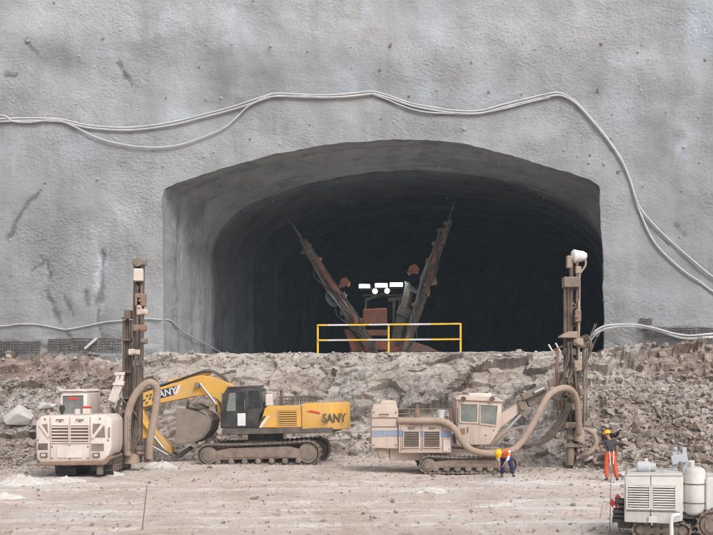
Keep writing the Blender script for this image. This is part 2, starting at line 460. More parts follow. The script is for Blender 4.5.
# ------------------------------------------------------------------ tunnel lining
AX = .215      # the tunnel runs off towards the right
FL = 4.55      # bench level inside
def inner_profile(n):
    pts = []
    x0, x1, zs_, zt = -9.55, 12.35, 10.1, 15.0
    cx, rx = (x0 + x1) / 2, (x1 - x0) / 2
    raw = [(x0, 3.8), (x0, zs_)] + [(cx - rx * math.cos(PI * i / 60), zs_ + (zt - zs_) * math.sin(PI * i / 60) ** .95) for i in range(1, 60)] + [(x1, zs_), (x1, 3.8)]
    ds = [0]
    for a, b in zip(raw, raw[1:]): ds.append(ds[-1] + math.hypot(b[0] - a[0], b[1] - a[1]))
    for i in range(n):
        s = ds[-1] * i / (n - 1)
        k = min(len(raw) - 2, max(j for j in range(len(ds)) if ds[j] <= s)); 
        u = (s - ds[k]) / max(1e-9, ds[k + 1] - ds[k])
        pts.append((raw[k][0] + (raw[k + 1][0] - raw[k][0]) * u, raw[k][1] + (raw[k + 1][1] - raw[k][1]) * u))
    return np.array(pts)
IP = inner_profile(len(MP))
def tunnel_mat(name, a, b2, stain, sc_=1.0):
    m, t, b = nt(name)
    co = t.nodes.new('ShaderNodeTexCoord').outputs['Object']
    c = mixc(t, ramp(t, noisef(t, co, .5, 6, .65), [(.3, 0.0), (.7, 1.0)]), a, b2)
    st = noisef(t, mapping(t, co, (1.0, .8, .6)), .9, 7, .7, .4)
    c = mixc(t, ramp(t, st, [(.5, 0.0), (.68, .8)]), c, stain)
    st2 = noisef(t, mapping(t, co, (.3, 1.8, .5)), .7, 6, .7, .5)
    c = mixc(t, ramp(t, st2, [(.55, 0.0), (.72, .7)]), c, tuple(x * 1.1 for x in stain))
    t.links.new(c, b.inputs['Base Color']); b.inputs['Roughness'].default_value = .85; b.inputs['Specular IOR Level'].default_value = .25
    p = bump(t, b, noisef(t, co, 1.4, 7, .65), .6, .2)
    bump(t, b, noisef(t, co, 8, 5, .7), .6, .06, p)
    return m
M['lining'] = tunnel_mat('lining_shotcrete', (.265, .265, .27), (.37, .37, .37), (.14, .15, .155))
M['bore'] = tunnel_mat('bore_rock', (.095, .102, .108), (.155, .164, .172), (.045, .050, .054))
def tube_part(name, ts, mat_, rough_amp, step_fn, morph):
    n = len(MP); V = []
    for t_ in ts:
        m_ = morph(t_)
        for i in range(n):
            x = MP[i, 0] * (1 - m_) + IP[i, 0] * m_; z = MP[i, 1] * (1 - m_) + IP[i, 1] * m_
            cx, cz = 1.4, 7.5
            d = math.hypot(x - cx, z - cz); ux, uz = (x - cx) / d, (z - cz) / d
            if t_ <= 0.0: yy = wall_y(MP[i, 0], MP[i, 1]) - .03; e = 0
            else:
                base = wall_y(MP[i, 0], MP[i, 1]) if t_ < 1.5 else WY
                yy = base + t_
                e = step_fn(t_) + rough_amp * min(1, t_ / 1.0) * (fb(x * 1.0, t_, z, .35, 4) + .5 * fb(x, t_ + 40, z, 1.1, 4))
            if name == 'lining' and t_ > 3: yy += .35 * smooth(3, 7.6, t_) * fb(x, 55, z, .45, 4)
            V.append((x + ux * e + AX * max(0, t_), yy, z + uz * e))
    return grid_obj(name, V, len(ts), n, mat_, None, True, portal)
def steps_lining(t_):
    s = 0
    for at, h in ((1.9, .09), (2.5, -.06), (4.0, .10), (4.8, -.08), (6.0, .10)): s += h * smooth(at - .1, at + .1, t_)
    return s
tube_part('lining', [-.0001] + [x * .2 for x in range(1, 39)], M['lining'], .07, steps_lining, lambda t_: smooth(0.6, 9.0, t_))
def steps_bore(t_):
    s = .05 + (1.2 if t_ < 7.25 else 0)
    for at, h in ((10.5, -.10), (13.5, -.14), (14.2, .10), (19, -.14), (26, -.14)): s += h * smooth(at - .15, at + .15, t_)
    return s
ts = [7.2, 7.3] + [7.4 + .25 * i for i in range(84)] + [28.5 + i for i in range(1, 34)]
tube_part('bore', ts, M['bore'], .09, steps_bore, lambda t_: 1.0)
# the working face that closes the bore
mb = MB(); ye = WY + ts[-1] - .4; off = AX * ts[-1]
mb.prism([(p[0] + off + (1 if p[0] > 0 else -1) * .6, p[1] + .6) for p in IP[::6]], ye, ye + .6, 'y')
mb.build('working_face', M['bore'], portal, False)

# ------------------------------------------------------------------ ground
RUTS = [(-14, 38.2, .03, .5, .12, .5), (-14, 40.6, .03, .5, .12, .5), (0, 33, -.06, .45, .11, .8), (0, 35.2, -.06, .45, .11, .8), (-5, 29, .05, .5, .10, .5), (-5, 31, .05, .5, .09, .5), (6, 42, .02, .4, .06, .6), (0, 26.4, .0, .4, .05, .6)]
def ground_z(x, y):
    a = smooth(8, 20, y)
    z = .06 * fb(x, y, 3, .13, 3) * a + .03 * fb(x, y, 8, .8, 4)
    if abs(x) < 16 and 22 < y < 47: z += .028 * fb(x, y, 5, 3.2, 3)
    for (x0, y0, sl, w_, dep, bend_) in RUTS:
        c = y0 + sl * (x - x0) + bend_ * math.sin((x - x0) * .16)
        d = abs(y - c)
        if d < w_ * 1.8: z += -dep * max(0, 1 - (d / (w_ * .5)) ** 4) + dep * .45 * math.exp(-((d - w_ * .75) / (w_ * .2)) ** 2)
    return z
def ground_mat():
    m, t, b = nt('dusty_ground')
    co = t.nodes.new('ShaderNodeTexCoord').outputs['Object']
    n1 = noisef(t, mapping(t, co, (1, .45, 1)), .40, 7, .68, .6)
    c = mixc(t, ramp(t, n1, [(.32, 0.0), (.68, 1.0)]), (.54, .42, .355), (.75, .64, .575))
    n2 = noisef(t, mapping(t, co, (1.1, .5, 1)), .9, 8, .74, .8)
    c = mixc(t, ramp(t, n2, [(.50, 0.0), (.66, .85)]), c, (.76, .70, .66))
    n3 = noisef(t, mapping(t, co, (1.2, .55, 1)), 1.7, 8, .77, .5)
    c = mixc(t, ramp(t, n3, [(.56, 0.0), (.68, .75)]), c, (.36, .26, .205))
    c = mixc(t, ramp(t, noisef(t, mapping(t, co, (1.2, .4, 1)), 6.5, 8, .8), [(.57, 0.0), (.64, .8)]), c, (.22, .165, .135))
    pal = fmath(t, 'MULTIPLY', attr(t, 'pale'), ramp(t, noisef(t, mapping(t, co, (.6, 1.4, 1)), 1.6, 6, .7), [(.3, .25), (.6, 1.0)]))
    c = mixc(t, pal, c, (.76, .74, .72))
    t.links.new(c, b.inputs['Base Color']); b.inputs['Roughness'].default_value = .95; b.inputs['Specular IOR Level'].default_value = .2
    p = bump(t, b, noisef(t, mapping(t, co, (1.2, .6, 1)), 1.5, 8, .7), .6, .16)
    wv = N(t, 'ShaderNodeTexWave', Scale=.8, Distortion=1.2, Detail=2.0); t.links.new(mapping(t, co, (2, .25, 1)), wv.inputs['Vector'])
    p = bump(t, b, fmath(t, 'MULTIPLY', wv.outputs['Fac'], attr(t, 'rut')), .5, .06, p)
    bump(t, b, noisef(t, mapping(t, co, (1.2, .5, 1)), 9, 8, .8), .9, .07, p)
    return m
M['ground'] = ground_mat()
PALE = [(30, 485, 40, 9, 1), (60, 478, 30, 5, 1), (430, 490, 22, 6, 1), (520, 482, 60, 8, 1), (540, 505, 60, 10, .8), (480, 522, 70, 8, .6), (580, 525, 40, 9, .8), (250, 520, 120, 10, .35), (60, 515, 70, 14, .6), (300, 490, 60, 4, .25), (640, 486, 40, 6, .8), (160, 468, 30, 6, .8), (660, 478, 40, 6, .5)]
PW = [(*P(a, b, GD(b)).xy, c * GD(b) / F, (GD(b - d / 2) - GD(b + d / 2)) * .5 + .2, e) for a, b, c, d, e in PALE]
def build_ground():
    xs = steps(-160, -30, 10) + steps(-30, -16, .5) + steps(-16, 16, .14) + steps(16, 30, .5) + steps(30, 160, 10) + [160]
    ys = steps(-120, 10, 8) + steps(10, 22, 1.0) + steps(22, 46, .12) + steps(46, 58, .22) + [58, 60, 62]
    V = []; pale = []; rut = []
    for y in ys:
        for x in xs:
            z = ground_z(x, y) if abs(x) < 31 else ground_z(30, y) * .5
            if y > 58: z -= .8
            V.append((x, y, z))
            p = 0
            if 20 < y < 58 and abs(x) < 30:
                for a, b_, c, d, e in PW:
                    wx = x + 1.2 * fb(x, y, 4, .5, 3)
                    k = ((wx - a) / c) ** 2 + ((y - b_) / d) ** 2
                    if k < 6: p = max(p, e * math.exp(-k))
            pale.append(p)
            r_ = 0
            if 24 < y < 46 and abs(x) < 16:
                for (x0, y0, sl, w_, dep, bd) in RUTS:
                    d = abs(y - y0 - sl * (x - x0) - bd * math.sin((x - x0) * .16))
                    r_ = max(r_, max(0, 1 - (d / (w_ * .6)) ** 4) * smooth(-.15, .15, fb(x, y, 6, .25, 3)))
            rut.append(r_)
    o = grid_obj('ground', V, len(ys), len(xs), M['ground'], {'pale': pale, 'rut': rut})
    tag(o, kind='structure')
build_ground()

# ------------------------------------------------------------------ rock bench in front of the tunnel
def rock_mat(name='rock'):
    m, t, b = nt(name)
    co = t.nodes.new('ShaderNodeTexCoord').outputs['Object']
    n1 = noisef(t, co, .45, 7, .68, .4)
    c = mixc(t, ramp(t, n1, [(.33, 0.0), (.66, 1.0)]), (.34, .272, .235), (.55, .465, .41))
    str_ = noisef(t, mapping(t, co, (.35, .7, 2.2), (0, R(22), 0)), 1.0, 8, .72, .6)
    c = mixc(t, ramp(t, str_, [(.48, 0.0), (.60, .8)]), c, (.58, .525, .47))
    c = mixc(t, ramp(t, str_, [(.34, .9), (.43, 0.0)]), c, (.165, .13, .11))
    n4 = noisef(t, co, 1.1, 6, .6)
    c = mixc(t, fmath(t, 'MULTIPLY', attr(t, 'brown'), ramp(t, n4, [(.35, .2), (.6, .9)])), c, (.265, .16, .115))
    c = mixc(t, fmath(t, 'MULTIPLY', attr(t, 'grey'), ramp(t, n4, [(.35, .3), (.6, .95)])), c, mixc(t, ramp(t, noisef(t, mapping(t, co, (2.2, 1.0, .42), (0, R(-12), 0)), 1.5, 9, .78, .5), [(.40, 0.0), (.56, 1.0)]), (.11, .105, .10), (.56, .555, .545)))
    v = N(t, 'ShaderNodeTexVoronoi', Scale=2.2, feature='DISTANCE_TO_EDGE'); t.links.new(mixc(t, .25, mapping(t, co, (1, 1, 1.5), (0, R(25), 0)), N(t, 'ShaderNodeTexNoise', Scale=2.0).outputs['Color']), v.inputs['Vector'])
    ck = ramp(t, v.outputs['Distance'], [(.0, 1.0), (.05, 0.0)])
    c = mixc(t, fmath(t, 'MULTIPLY', ck, fmath(t, 'MULTIPLY', ramp(t, n4, [(.45, 0.0), (.6, .8)]), 1.0)), c, (.09, .075, .065))
    pv = N(t, 'ShaderNodeTexVoronoi', Scale=3.3); t.links.new(co, pv.inputs['Vector'])
    c = mixc(t, .22, c, mixc(t, .75, pv.outputs['Color'], (.3, .27, .24)), 'SOFT_LIGHT')
    c = mixc(t, fmath(t, 'MULTIPLY', attr(t, 'dust'), ramp(t, n4, [(.3, .5), (.6, 1.0)])), c, (.62, .56, .505))
    g = t.nodes.new('ShaderNodeNewGeometry'); sx = t.nodes.new('ShaderNodeSeparateXYZ'); t.links.new(g.outputs['Normal'], sx.inputs[0])
    upm = ramp(t, sx.outputs['Z'], [(.35, 0.0), (.8, .5)])
    upm = fmath(t, 'MULTIPLY', upm, fmath(t, 'SUBTRACT', 1.0, fmath(t, 'MULTIPLY', attr(t, 'brown'), .8)))
    c = mixc(t, fmath(t, 'MULTIPLY', upm, ramp(t, noisef(t, co, 1.7, 5, .65), [(.3, .2), (.6, 1.0)])), c, (.60, .535, .48))
    tn = attr(t, 'tone')
    c = mixc(t, fmath(t, 'MULTIPLY', fmath(t, 'SUBTRACT', .5, tn, True), 1.3, True), c, (.15, .115, .10))
    c = mixc(t, fmath(t, 'MULTIPLY', fmath(t, 'SUBTRACT', tn, .5, True), 1.4, True), c, (.64, .585, .54))
    spk = ramp(t, noisef(t, mapping(t, co, (.7, .7, 1.5), (0, R(20), 0)), 3.6, 10, .82), [(.56, 0.0), (.63, .85)])
    c = mixc(t, spk, c, (.12, .095, .08))
    spw = ramp(t, noisef(t, mapping(t, co, (1, 1, 1.4)), 4.2, 9, .8), [(.61, 0.0), (.68, .7)])
    c = mixc(t, spw, c, (.58, .55, .51))
    t.links.new(c, b.inputs['Base Color']); b.inputs['Roughness'].default_value = .93; b.inputs['Specular IOR Level'].default_value = .2
    p = bump(t, b, fmath(t, 'MINIMUM', v.outputs['Distance'], .12), .35, .5)
    p = bump(t, b, noisef(t, co, 2.4, 8, .7), .8, .30, p)
    bump(t, b, noisef(t, co, 14, 6, .75), .6, .05, p)
    return m
M['rock'] = rock_mat()
# rows of the photograph: foot of the slope, and lip
FOOT = [(0, 469), (40, 468), (80, 462), (140, 461), (200, 457), (330, 456), (420, 458), (520, 465), (560, 468), (620, 474), (680, 474), (713, 474)]
LIP = [(-100, 353), (0, 352), (150, 352), (210, 353), (440, 352), (600, 351), (632, 345), (650, 338), (690, 336), (713, 338), (800, 342)]
FOOTW = [((px - CX) * GD(py) / F, GD(py)) for px, py in FOOT]
LIPW = [((px - CX) / 20.2, CH + (HY - py) / 20.2) for px, py in LIP]
PROFC = [(0, 0), (.12, .10), (.25, .22), (.40, .34), (.52, .62), (.66, .80), (.78, .86), (.9, .97), (1, 1)]     # face behind the excavator
PROFR = [(0, 0), (.15, .17), (.3, .33), (.5, .50), (.7, .62), (.80, .66), (.86, .80), (.92, .95), (1, 1)]                    # rubble fan on the right
PROFL = [(0, 0), (.15, .16), (.3, .30), (.5, .5), (.7, .66), (.88, .74), (.94, .92), (1, 1)]
def rnd3(p, s):
    v = noise.cell_vector((p[0] * 7.3 + s, p[1] * 5.1 - s, p[2] * 6.7 + 2 * s)); return v
def facets(p, sc_, s):
    q = Vector((p.x * sc_ * .75 + .3 * p.z * sc_, p.y * sc_ * .8, p.z * sc_ * 2.0 - .42 * p.x * sc_))
    q = Vector((q.x + .25 * noise.noise(q * .8), q.y, q.z + .25 * noise.noise(q * .8 + Vector((9, 0, 0)))))
    d, pts = noise.voronoi(q)
    c = pts[0]
    rv = rnd3(c, s)
    tilt = Vector((rv.x - .5, rv.y - .5, rv.z - .5))
    return (rv.x - .5) * .9 + (q - c).dot(tilt) * 1.6, (d[1] - d[0], rv.y)
BENCH = {}
def build_bench():
    xs = steps(-60, -19.5, 1.5) + steps(-19.5, 20.5, .085) + steps(20.5, 60, 1.5) + [60]
    us = [i / 118 for i in range(119)]
    nr = len(us) + 1
    V = np.zeros((nr, len(xs), 3)); A = {k: np.zeros((nr, len(xs))) for k in ('brown', 'grey', 'dust', 'tone')}
    for i, x in enumerate(xs):
        yf = lerp_tab(FOOTW, x) + 1.0 * fb(x, 1, 1, .25, 3)
        zt = lerp_tab(LIPW, x)
        zt += (.30 * fb(x, 2, 2, .6, 4) + .12 * fb(x, 2, 9, 1.8, 3)) * (1 - smooth(-10.6, -9.8, x) * (1 - smooth(12.4, 13, x)))
        inm = smooth(-11.0, -9.4, x) * (1 - smooth(12.1, 12.8, x))
        yt = 60.35 * inm + 61.3 * (1 - inm)
        wr = smooth(9.5, 13.0, x); wl = 1 - smooth(-13, -9, x); wc = 1 - wr - wl
        for j, u in enumerate(us):
            g = wr * lerp_tab(PROFR, u) + wl * lerp_tab(PROFL, u) + wc * lerp_tab(PROFC, u)
            y = yf + (yt - yf) * u; z = zt * g - .12 * (1 - u)
            p = Vector((x, y, z))
            f1, e1 = facets(p, .55, 1); f2, e2 = facets(p, 1.35, 5); f3, e3 = facets(p, 3.1, 9)
            env = smooth(0, .08, u) * (1 - smooth(.80, .95, u) * (1 - .8 * max(wr, wl)))
            rough_ = .52 * f1 + .16 * f2 + .05 * f3 + .5 * fb(x, y, z, .4, 4)
            if wr > .5: bk = smooth(.72, .8, u); rough_ = (.10 + .75 * bk) * f1 + (.12 + .26 * bk) * f2 + .08 * f3 + .4 * fb(x, y, z, .4, 4)
            rough_ *= env
            y2 = y - .75 * rough_; z2 = z + .55 * rough_
            z2 = min(z2, zt + .05 + .12 * fb(x, 3, 7, .9, 3)) if u > .6 else z2
            z2 += .07 * fb(x * 1.0, y, 5, 1.3, 4) * (1 - env) * (1 if u > .5 else .4)
            V[j, i] = (x, y2, z2)
            A['tone'][j, i] = .5 + (((.30 * (e2[1] - .5) + .16 * (e3[1] - .5) + .34 * (e1[1] - .5)) if wc > .4 else (.38 * (e2[1] - .5) + .36 * (e3[1] - .5) + .25 * (e1[1] - .5))) * 1.25) - .35 * smooth(.10, .0, e2[0]) * smooth(-.1, .2, fb(x, y, z, .7, 2)) - .25 * smooth(.08, .0, e3[0])
            px = CX + x * F / y2; py = HY - (z2 - CH) * F / y2
            rw = fb(x, y, z, .5, 4) * 14
            A['brown'][j, i] = max(.9 * smooth(636, 650, px + rw) * (1 - smooth(376, 388, py + rw)), (1 - smooth(112, 130, px + rw)) * smooth(352, 359, py + rw * .3) * (1 - smooth(380, 395, py + rw)) * 1.0,
                                   .75 * smooth(556, 580, px + rw) * smooth(395, 410, py) , .5 * (1 - smooth(45, 60, px + rw)) * smooth(425, 440, py + rw), .6 * math.exp(-((px - 505 + rw) / 45) ** 2 - ((py - 372 + rw) / 14) ** 2))
            A['grey'][j, i] = max(1.0 * math.exp(-((px - 352 + rw) / 22) ** 2 - ((py - 388 + rw) / 24) ** 2), .9 * math.exp(-((px - 530 + rw) / 50) ** 2 - ((py - 410 + rw) / 26) ** 2),
                                  .8 * math.exp(-((px - 420 + rw) / 40) ** 2 - ((py - 395 + rw) / 25) ** 2), .8 * math.exp(-((px - 85 + rw) / 45) ** 2 - ((py - 352) / 6) ** 2), .9 * math.exp(-((px - 622 + rw) / 16) ** 2 - ((py - 345) / 14) ** 2),
                                  .9 * math.exp(-((px - 20 + rw) / 22) ** 2 - ((py - 408 + rw) / 18) ** 2))
            A['dust'][j, i] = max((.35 + .6 * smooth(.78, .92, u)) * smooth(.55, .75, u + .2 * fb(x, y, z, .5, 3)) * (wc + .15), .8 * math.exp(-((px - 610 + rw) / 40) ** 2 - ((py - 372 + rw) / 12) ** 2), .7 * (1 - smooth(0.0, .1, u)))
        V[nr - 1, i] = (x, yt + 3, (FL - .2) * inm + zt * (1 - inm))
    o = grid_obj('rock_bench', V.reshape(-1, 3), nr, len(xs), M['rock'], {k: a.ravel() for k, a in A.items()}, False)
    tag(o, kind='structure')
    BENCH['V'] = V[:-1].reshape(-1, 3); BENCH['A'] = {k: a[:-1].ravel() for k, a in A.items()}; BENCH['u'] = np.repeat(us, len(xs))
    BENCH['px'] = CX + BENCH['V'][:, 0] * F / BENCH['V'][:, 1]; BENCH['py'] = HY - (BENCH['V'][:, 2] - CH) * F / BENCH['V'][:, 1]
build_bench()
def pick(px, py):
    """nearest point of the bench (or of the ground) seen at a place of the photograph"""
    d2 = (BENCH['px'] - px) ** 2 + (BENCH['py'] - py) ** 2
    k = np.where(d2 < 9)[0]
    if len(k):
        k = k[BENCH['V'][k, 1].argmin()]; p = Vector(BENCH['V'][k])
        if p.z > .02: return p
    return P(px, py, GD(py)) if py > HY + 20 else P(px, py, WY)
# tunnel floor and the hill that carries on above the wall
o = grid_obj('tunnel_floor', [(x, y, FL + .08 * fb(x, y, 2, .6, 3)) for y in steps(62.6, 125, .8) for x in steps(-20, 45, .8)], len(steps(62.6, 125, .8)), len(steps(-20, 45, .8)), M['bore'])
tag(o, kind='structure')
o = grid_obj('hillside', [(x, y, z + 1.0 * fb(x, y, 0, .1, 3)) for y, z in ((61.2, 33.6), (70, 40), (90, 52), (130, 66), (200, 70)) for x in range(-120, 121, 6)], 5, 41, M['rock'])
tag(o, kind='structure')

# ------------------------------------------------------------------ rubble
def rock_shape(rng, n=11, sq=(1, .8, .62)):
    bm = bmesh.new()
    for _ in range(n):
        v = Vector((rng.gauss(0, 1), rng.gauss(0, 1), rng.gauss(0, 1))).normalized() * rng.uniform(.72, 1.0)
        bm.verts.new((v.x * sq[0], v.y * sq[1], v.z * sq[2]))
    r = bmesh.ops.convex_hull(bm, input=bm.verts)
    dead = [g for g in r['geom_interior'] if isinstance(g, bmesh.types.BMVert)]
    if dead: bmesh.ops.delete(bm, geom=dead, context='VERTS')
    bmesh.ops.triangulate(bm, faces=bm.faces)
    bmesh.ops.recalc_face_normals(bm, faces=bm.faces)
    return bm
rng = random.Random(3)
PROTO = []
for k in range(16):
    bm = rock_shape(rng, rng.choice((8, 10, 12, 14)), (1, rng.uniform(.6, .95), rng.uniform(.35, .75)))
    bm.verts.ensure_lookup_table(); bm.verts.index_update()
    PROTO.append((np.array([v.co for v in bm.verts]), np.array([[v.index for v in f.verts] for f in bm.faces]))); bm.free()
def scatter(name, pts, sizes, attrs_, mat_):
    Vs, Fs, off = [], [], 0; AA = {k: [] for k in attrs_}
    for i, (p, s) in enumerate(zip(pts, sizes)):
        v, f = PROTO[rng.randrange(16)]
        e = Matrix.Rotation(rng.uniform(0, 6.28), 3, 'Z') @ Matrix.Rotation(rng.gauss(0, .45), 3, 'X') @ Matrix.Rotation(rng.gauss(0, .45), 3, 'Y')
        Vs.append(v @ np.array(e).T * s + np.array(p)); Fs.append(f + off); off += len(v)
        for k in AA: AA[k].append(np.full(len(v), attrs_[k][i]))
    o = mesh_np(name, np.concatenate(Vs), np.concatenate(Fs), mat_, {k: np.concatenate(a) for k, a in AA.items()}, False)
    return tag(o, kind='stuff')
def rubble():
    V, u, px, py = BENCH['V'], BENCH['u'], BENCH['px'], BENCH['py']
    ok = np.where((np.abs(V[:, 0]) < 21) & (u > .005) & (u < .97))[0]
    wgt = .07 + .12 * (px[ok] > 560) + 1.0 * (1 - np.clip(u[ok] / .3, 0, 1)) + 1.2 * (px[ok] > 570) * (py[ok] > 372) + .9 * (px[ok] < 125) * (py[ok] > 375) + .4*(u[ok] > .85)
    r = np.random.RandomState(4)
    ch = r.choice(ok, 10000, p=wgt / wgt.sum())
    big = (px[ch] > 560) | (px[ch] < 120)
    s = np.exp(r.normal(-2.85, .62, len(ch))) * np.where((px[ch] > 610) & (py[ch] > 395), 1.75, np.where(big, 1.3, 1.0))
    s = np.clip(s, .025, .42)
    P_ = V[ch] + np.stack([r.uniform(-.05, .05, len(ch)), r.uniform(-.1, .02, len(ch)), s * .15], -1)
    at = {k: np.clip(BENCH['A'][k][ch] * r.uniform(.2, 1.2, len(ch)) + (r.uniform(0, 1, len(ch)) > .8) * .5, 0, 1) for k in ('brown', 'grey', 'dust')}
    at['tone'] = np.clip(r.normal(.5, .23, len(ch)), 0, 1)
    scatter('rubble', P_, s, at, M['rock'])
rubble()
def gravel():
    r = np.random.RandomState(9); pts, ss = [], []
    while len(pts) < 6500:
        y = r.uniform(24, 57); x = r.uniform(-20, 20)
        if abs(x) > y * .31: continue
        yf = lerp_tab(FOOTW, x)
        if y > yf + 1: continue
        if r.uniform() > .25 + .9 * math.exp(-(yf - y) / 2.5) + .5 * max(0, fb(x, y, 3, .4, 3)): continue
        s = min(.22, math.exp(r.normal(-3.55, .6)) * (1 + .8 * math.exp(-(yf - y) / 2.0)))
        pts.append((x, y, ground_z(x, y) + s * .12)); ss.append(s)
    n = len(pts)
    scatter('gravel', pts, ss, {'brown': r.uniform(0, .6, n), 'grey': (r.uniform(0, 1, n) > .6) * .8, 'dust': r.uniform(0, 1, n), 'tone': np.clip(r.normal(.45, .25, n), 0, 1)}, M['rock'])
gravel()
# ------------------------------------------------------------------ shared machine pieces
def text_mesh(txt, size, depth, shear=0.0):
    cu = bpy.data.curves.new('lettering', 'FONT'); cu.body = txt; cu.size = size; cu.extrude = depth; cu.align_x = 'CENTER'; cu.align_y = 'CENTER'
    cu.shear = shear; cu.offset = size * .022
    o = bpy.data.objects.new('lettering', cu); C.objects.link(o)
    me = bpy.data.meshes.new_from_object(o.evaluated_get(bpy.context.evaluated_depsgraph_get()))
    bpy.data.objects.remove(o); bpy.data.curves.remove(cu)
    return me
def stadium(x0, z0, r0, x1, z1, r1, n=10):
    """closed belt path round two wheels, clockwise from the top"""
    out = []
    for k in range(n + 1):
        a = PI / 2 + PI * k / n
        out.append((x0 + r0 * math.cos(a), z0 + r0 * math.sin(a)))
    for k in range(n + 1):
        a = -PI / 2 + PI * k / n
        out.append((x1 + r1 * math.cos(a), z1 + r1 * math.sin(a)))
    return out
def crawler(parent, x0, z0, r0, x1, z1, r1, y0, y1, pitch=.19, name='crawler_track', drive_right=True, rollers=7, mt='shoe'):
    yc, wd = (y0 + y1) / 2, abs(y1 - y0)
    path = stadium(x0, z0, r0, x1, z1, r1); path.append(path[0])
    seg = [math.hypot(b[0] - a[0], b[1] - a[1]) for a, b in zip(path, path[1:])]
    tot = sum(seg); n = int(tot / pitch); mb = MB(); mb2 = MB()
    for i in range(n):
        s = tot * i / n; k = 0
        while s > seg[k]: s -= seg[k]; k += 1
        a, b = path[k], path[k + 1]; u = s / seg[k]
        x, z = a[0] + (b[0] - a[0]) * u, a[1] + (b[1] - a[1]) * u
        ang = math.atan2(b[1] - a[1], b[0] - a[0])
        sag = -.05 * math.sin(PI * min(1, max(0, (x - x0) / (x1 - x0)))) if z > (z0 + z1) / 2 else 0
        rot = Matrix.Rotation(-ang, 3, 'Y')
        nrm = Vector((-math.sin(ang), 0, math.cos(ang)))
        mb.box((x, yc, z + sag), (pitch * .93, wd, .045), rot)
        mb.box(Vector((x, yc, z + sag)) - nrm * .04, (.035, wd * .98, .05), rot)     # grouser bar (outward)
        mb.box(Vector((x, yc, z + sag)) + nrm * .06, (pitch * .8, wd * .3, .08), rot)
    tr = mb.build(name, M[mt], parent, False)
    f = MB(); lo, hi = min(z0, z1), max(z0, z1)
    h = (r0 + r1) / 2
    f.prism([(x0 + r0 * .5, z0 - h * .45), (x0 + r0 * .6, z0 + h * .34), (x0 + .9, z0 + h * .62), (x1 - .8, z1 + h * .62), (x1 - r1 * .6, z1 + h * .3), (x1 - r1 * .5, z1 - h * .45)], yc - wd * .33, yc + wd * .33, 'y', .03)
    f.box(((x0 + x1) / 2, yc - wd * .34, (z0 + z1) / 2 - h * .1), (x1 - x0 - 1.2, .05, h * .35), None, .01)
    f.build('track_frame', M['mud'], tr, False)
    for (x, z, r, nm) in ((x0, z0, r0, 'idler_wheel'), (x1, z1, r1, 'drive_sprocket')):
        w_ = MB(); w_.lathe((x, yc - wd * .40, z), (0, 1, 0), [(0, r * .35), (0.0, r * .55), (.03, r * .6), (.05, r * .84), (wd * .76, r * .84), (wd * .8, r * .5)], 20)
        for k in range(8):
            a = k * PI / 4; w_.cyl((x + r * .42 * math.cos(a), yc - wd * .43, z + r * .42 * math.sin(a)), (x + r * .42 * math.cos(a), yc - wd * .38, z + r * .42 * math.sin(a)), .02, seg=6)
        w_.build(nm, M['steel'], tr)
    for k in range(rollers):
        x = x0 + r0 * .9 + (x1 - x0 - r0 * 1.8) * k / (rollers - 1)
        zz = z0 + (z1 - z0) * (x - x0) / (x1 - x0) - h + .17
        w_ = MB(); w_.lathe((x, yc - wd * .36, zz), (0, 1, 0), [(0, .06), (.02, .12), (wd * .7, .12), (wd * .72, .06)], 12)
        w_.build('roller', M['steel'], tr)
    return tr
def louvre(parent, x0, x1, z0, z1, y, n, frame_mat, slat_mat, axis='y', name='grille'):
    """a recessed dark grille with slats, facing -y"""
    b = MB(); b.box(((x0 + x1) / 2, y + .004, (z0 + z1) / 2), (x1 - x0, .02, z1 - z0)); g = b.build(name, M['grille'], parent, False)
    s = MB()
    for k in range(n):
        z = z0 + (z1 - z0) * (k + .5) / n
        s.box(((x0 + x1) / 2, y - .022, z), (x1 - x0 - .02, .05, (z1 - z0) / n * .42), Matrix.Rotation(R(-32), 3, 'X'))
    s.build('slats', slat_mat, g, False)
    f = MB(); w_ = .035
    f.box(((x0 + x1) / 2, y - .015, z1 + w_ / 2), (x1 - x0 + 2 * w_, .05, w_)); f.box(((x0 + x1) / 2, y - .015, z0 - w_ / 2), (x1 - x0 + 2 * w_, .05, w_))
    f.box((x0 - w_ / 2, y - .015, (z0 + z1) / 2), (w_, .05, z1 - z0)); f.box((x1 + w_ / 2, y - .015, (z0 + z1) / 2), (w_, .05, z1 - z0))
    f.build('grille_frame', frame_mat, g, False)
    return g

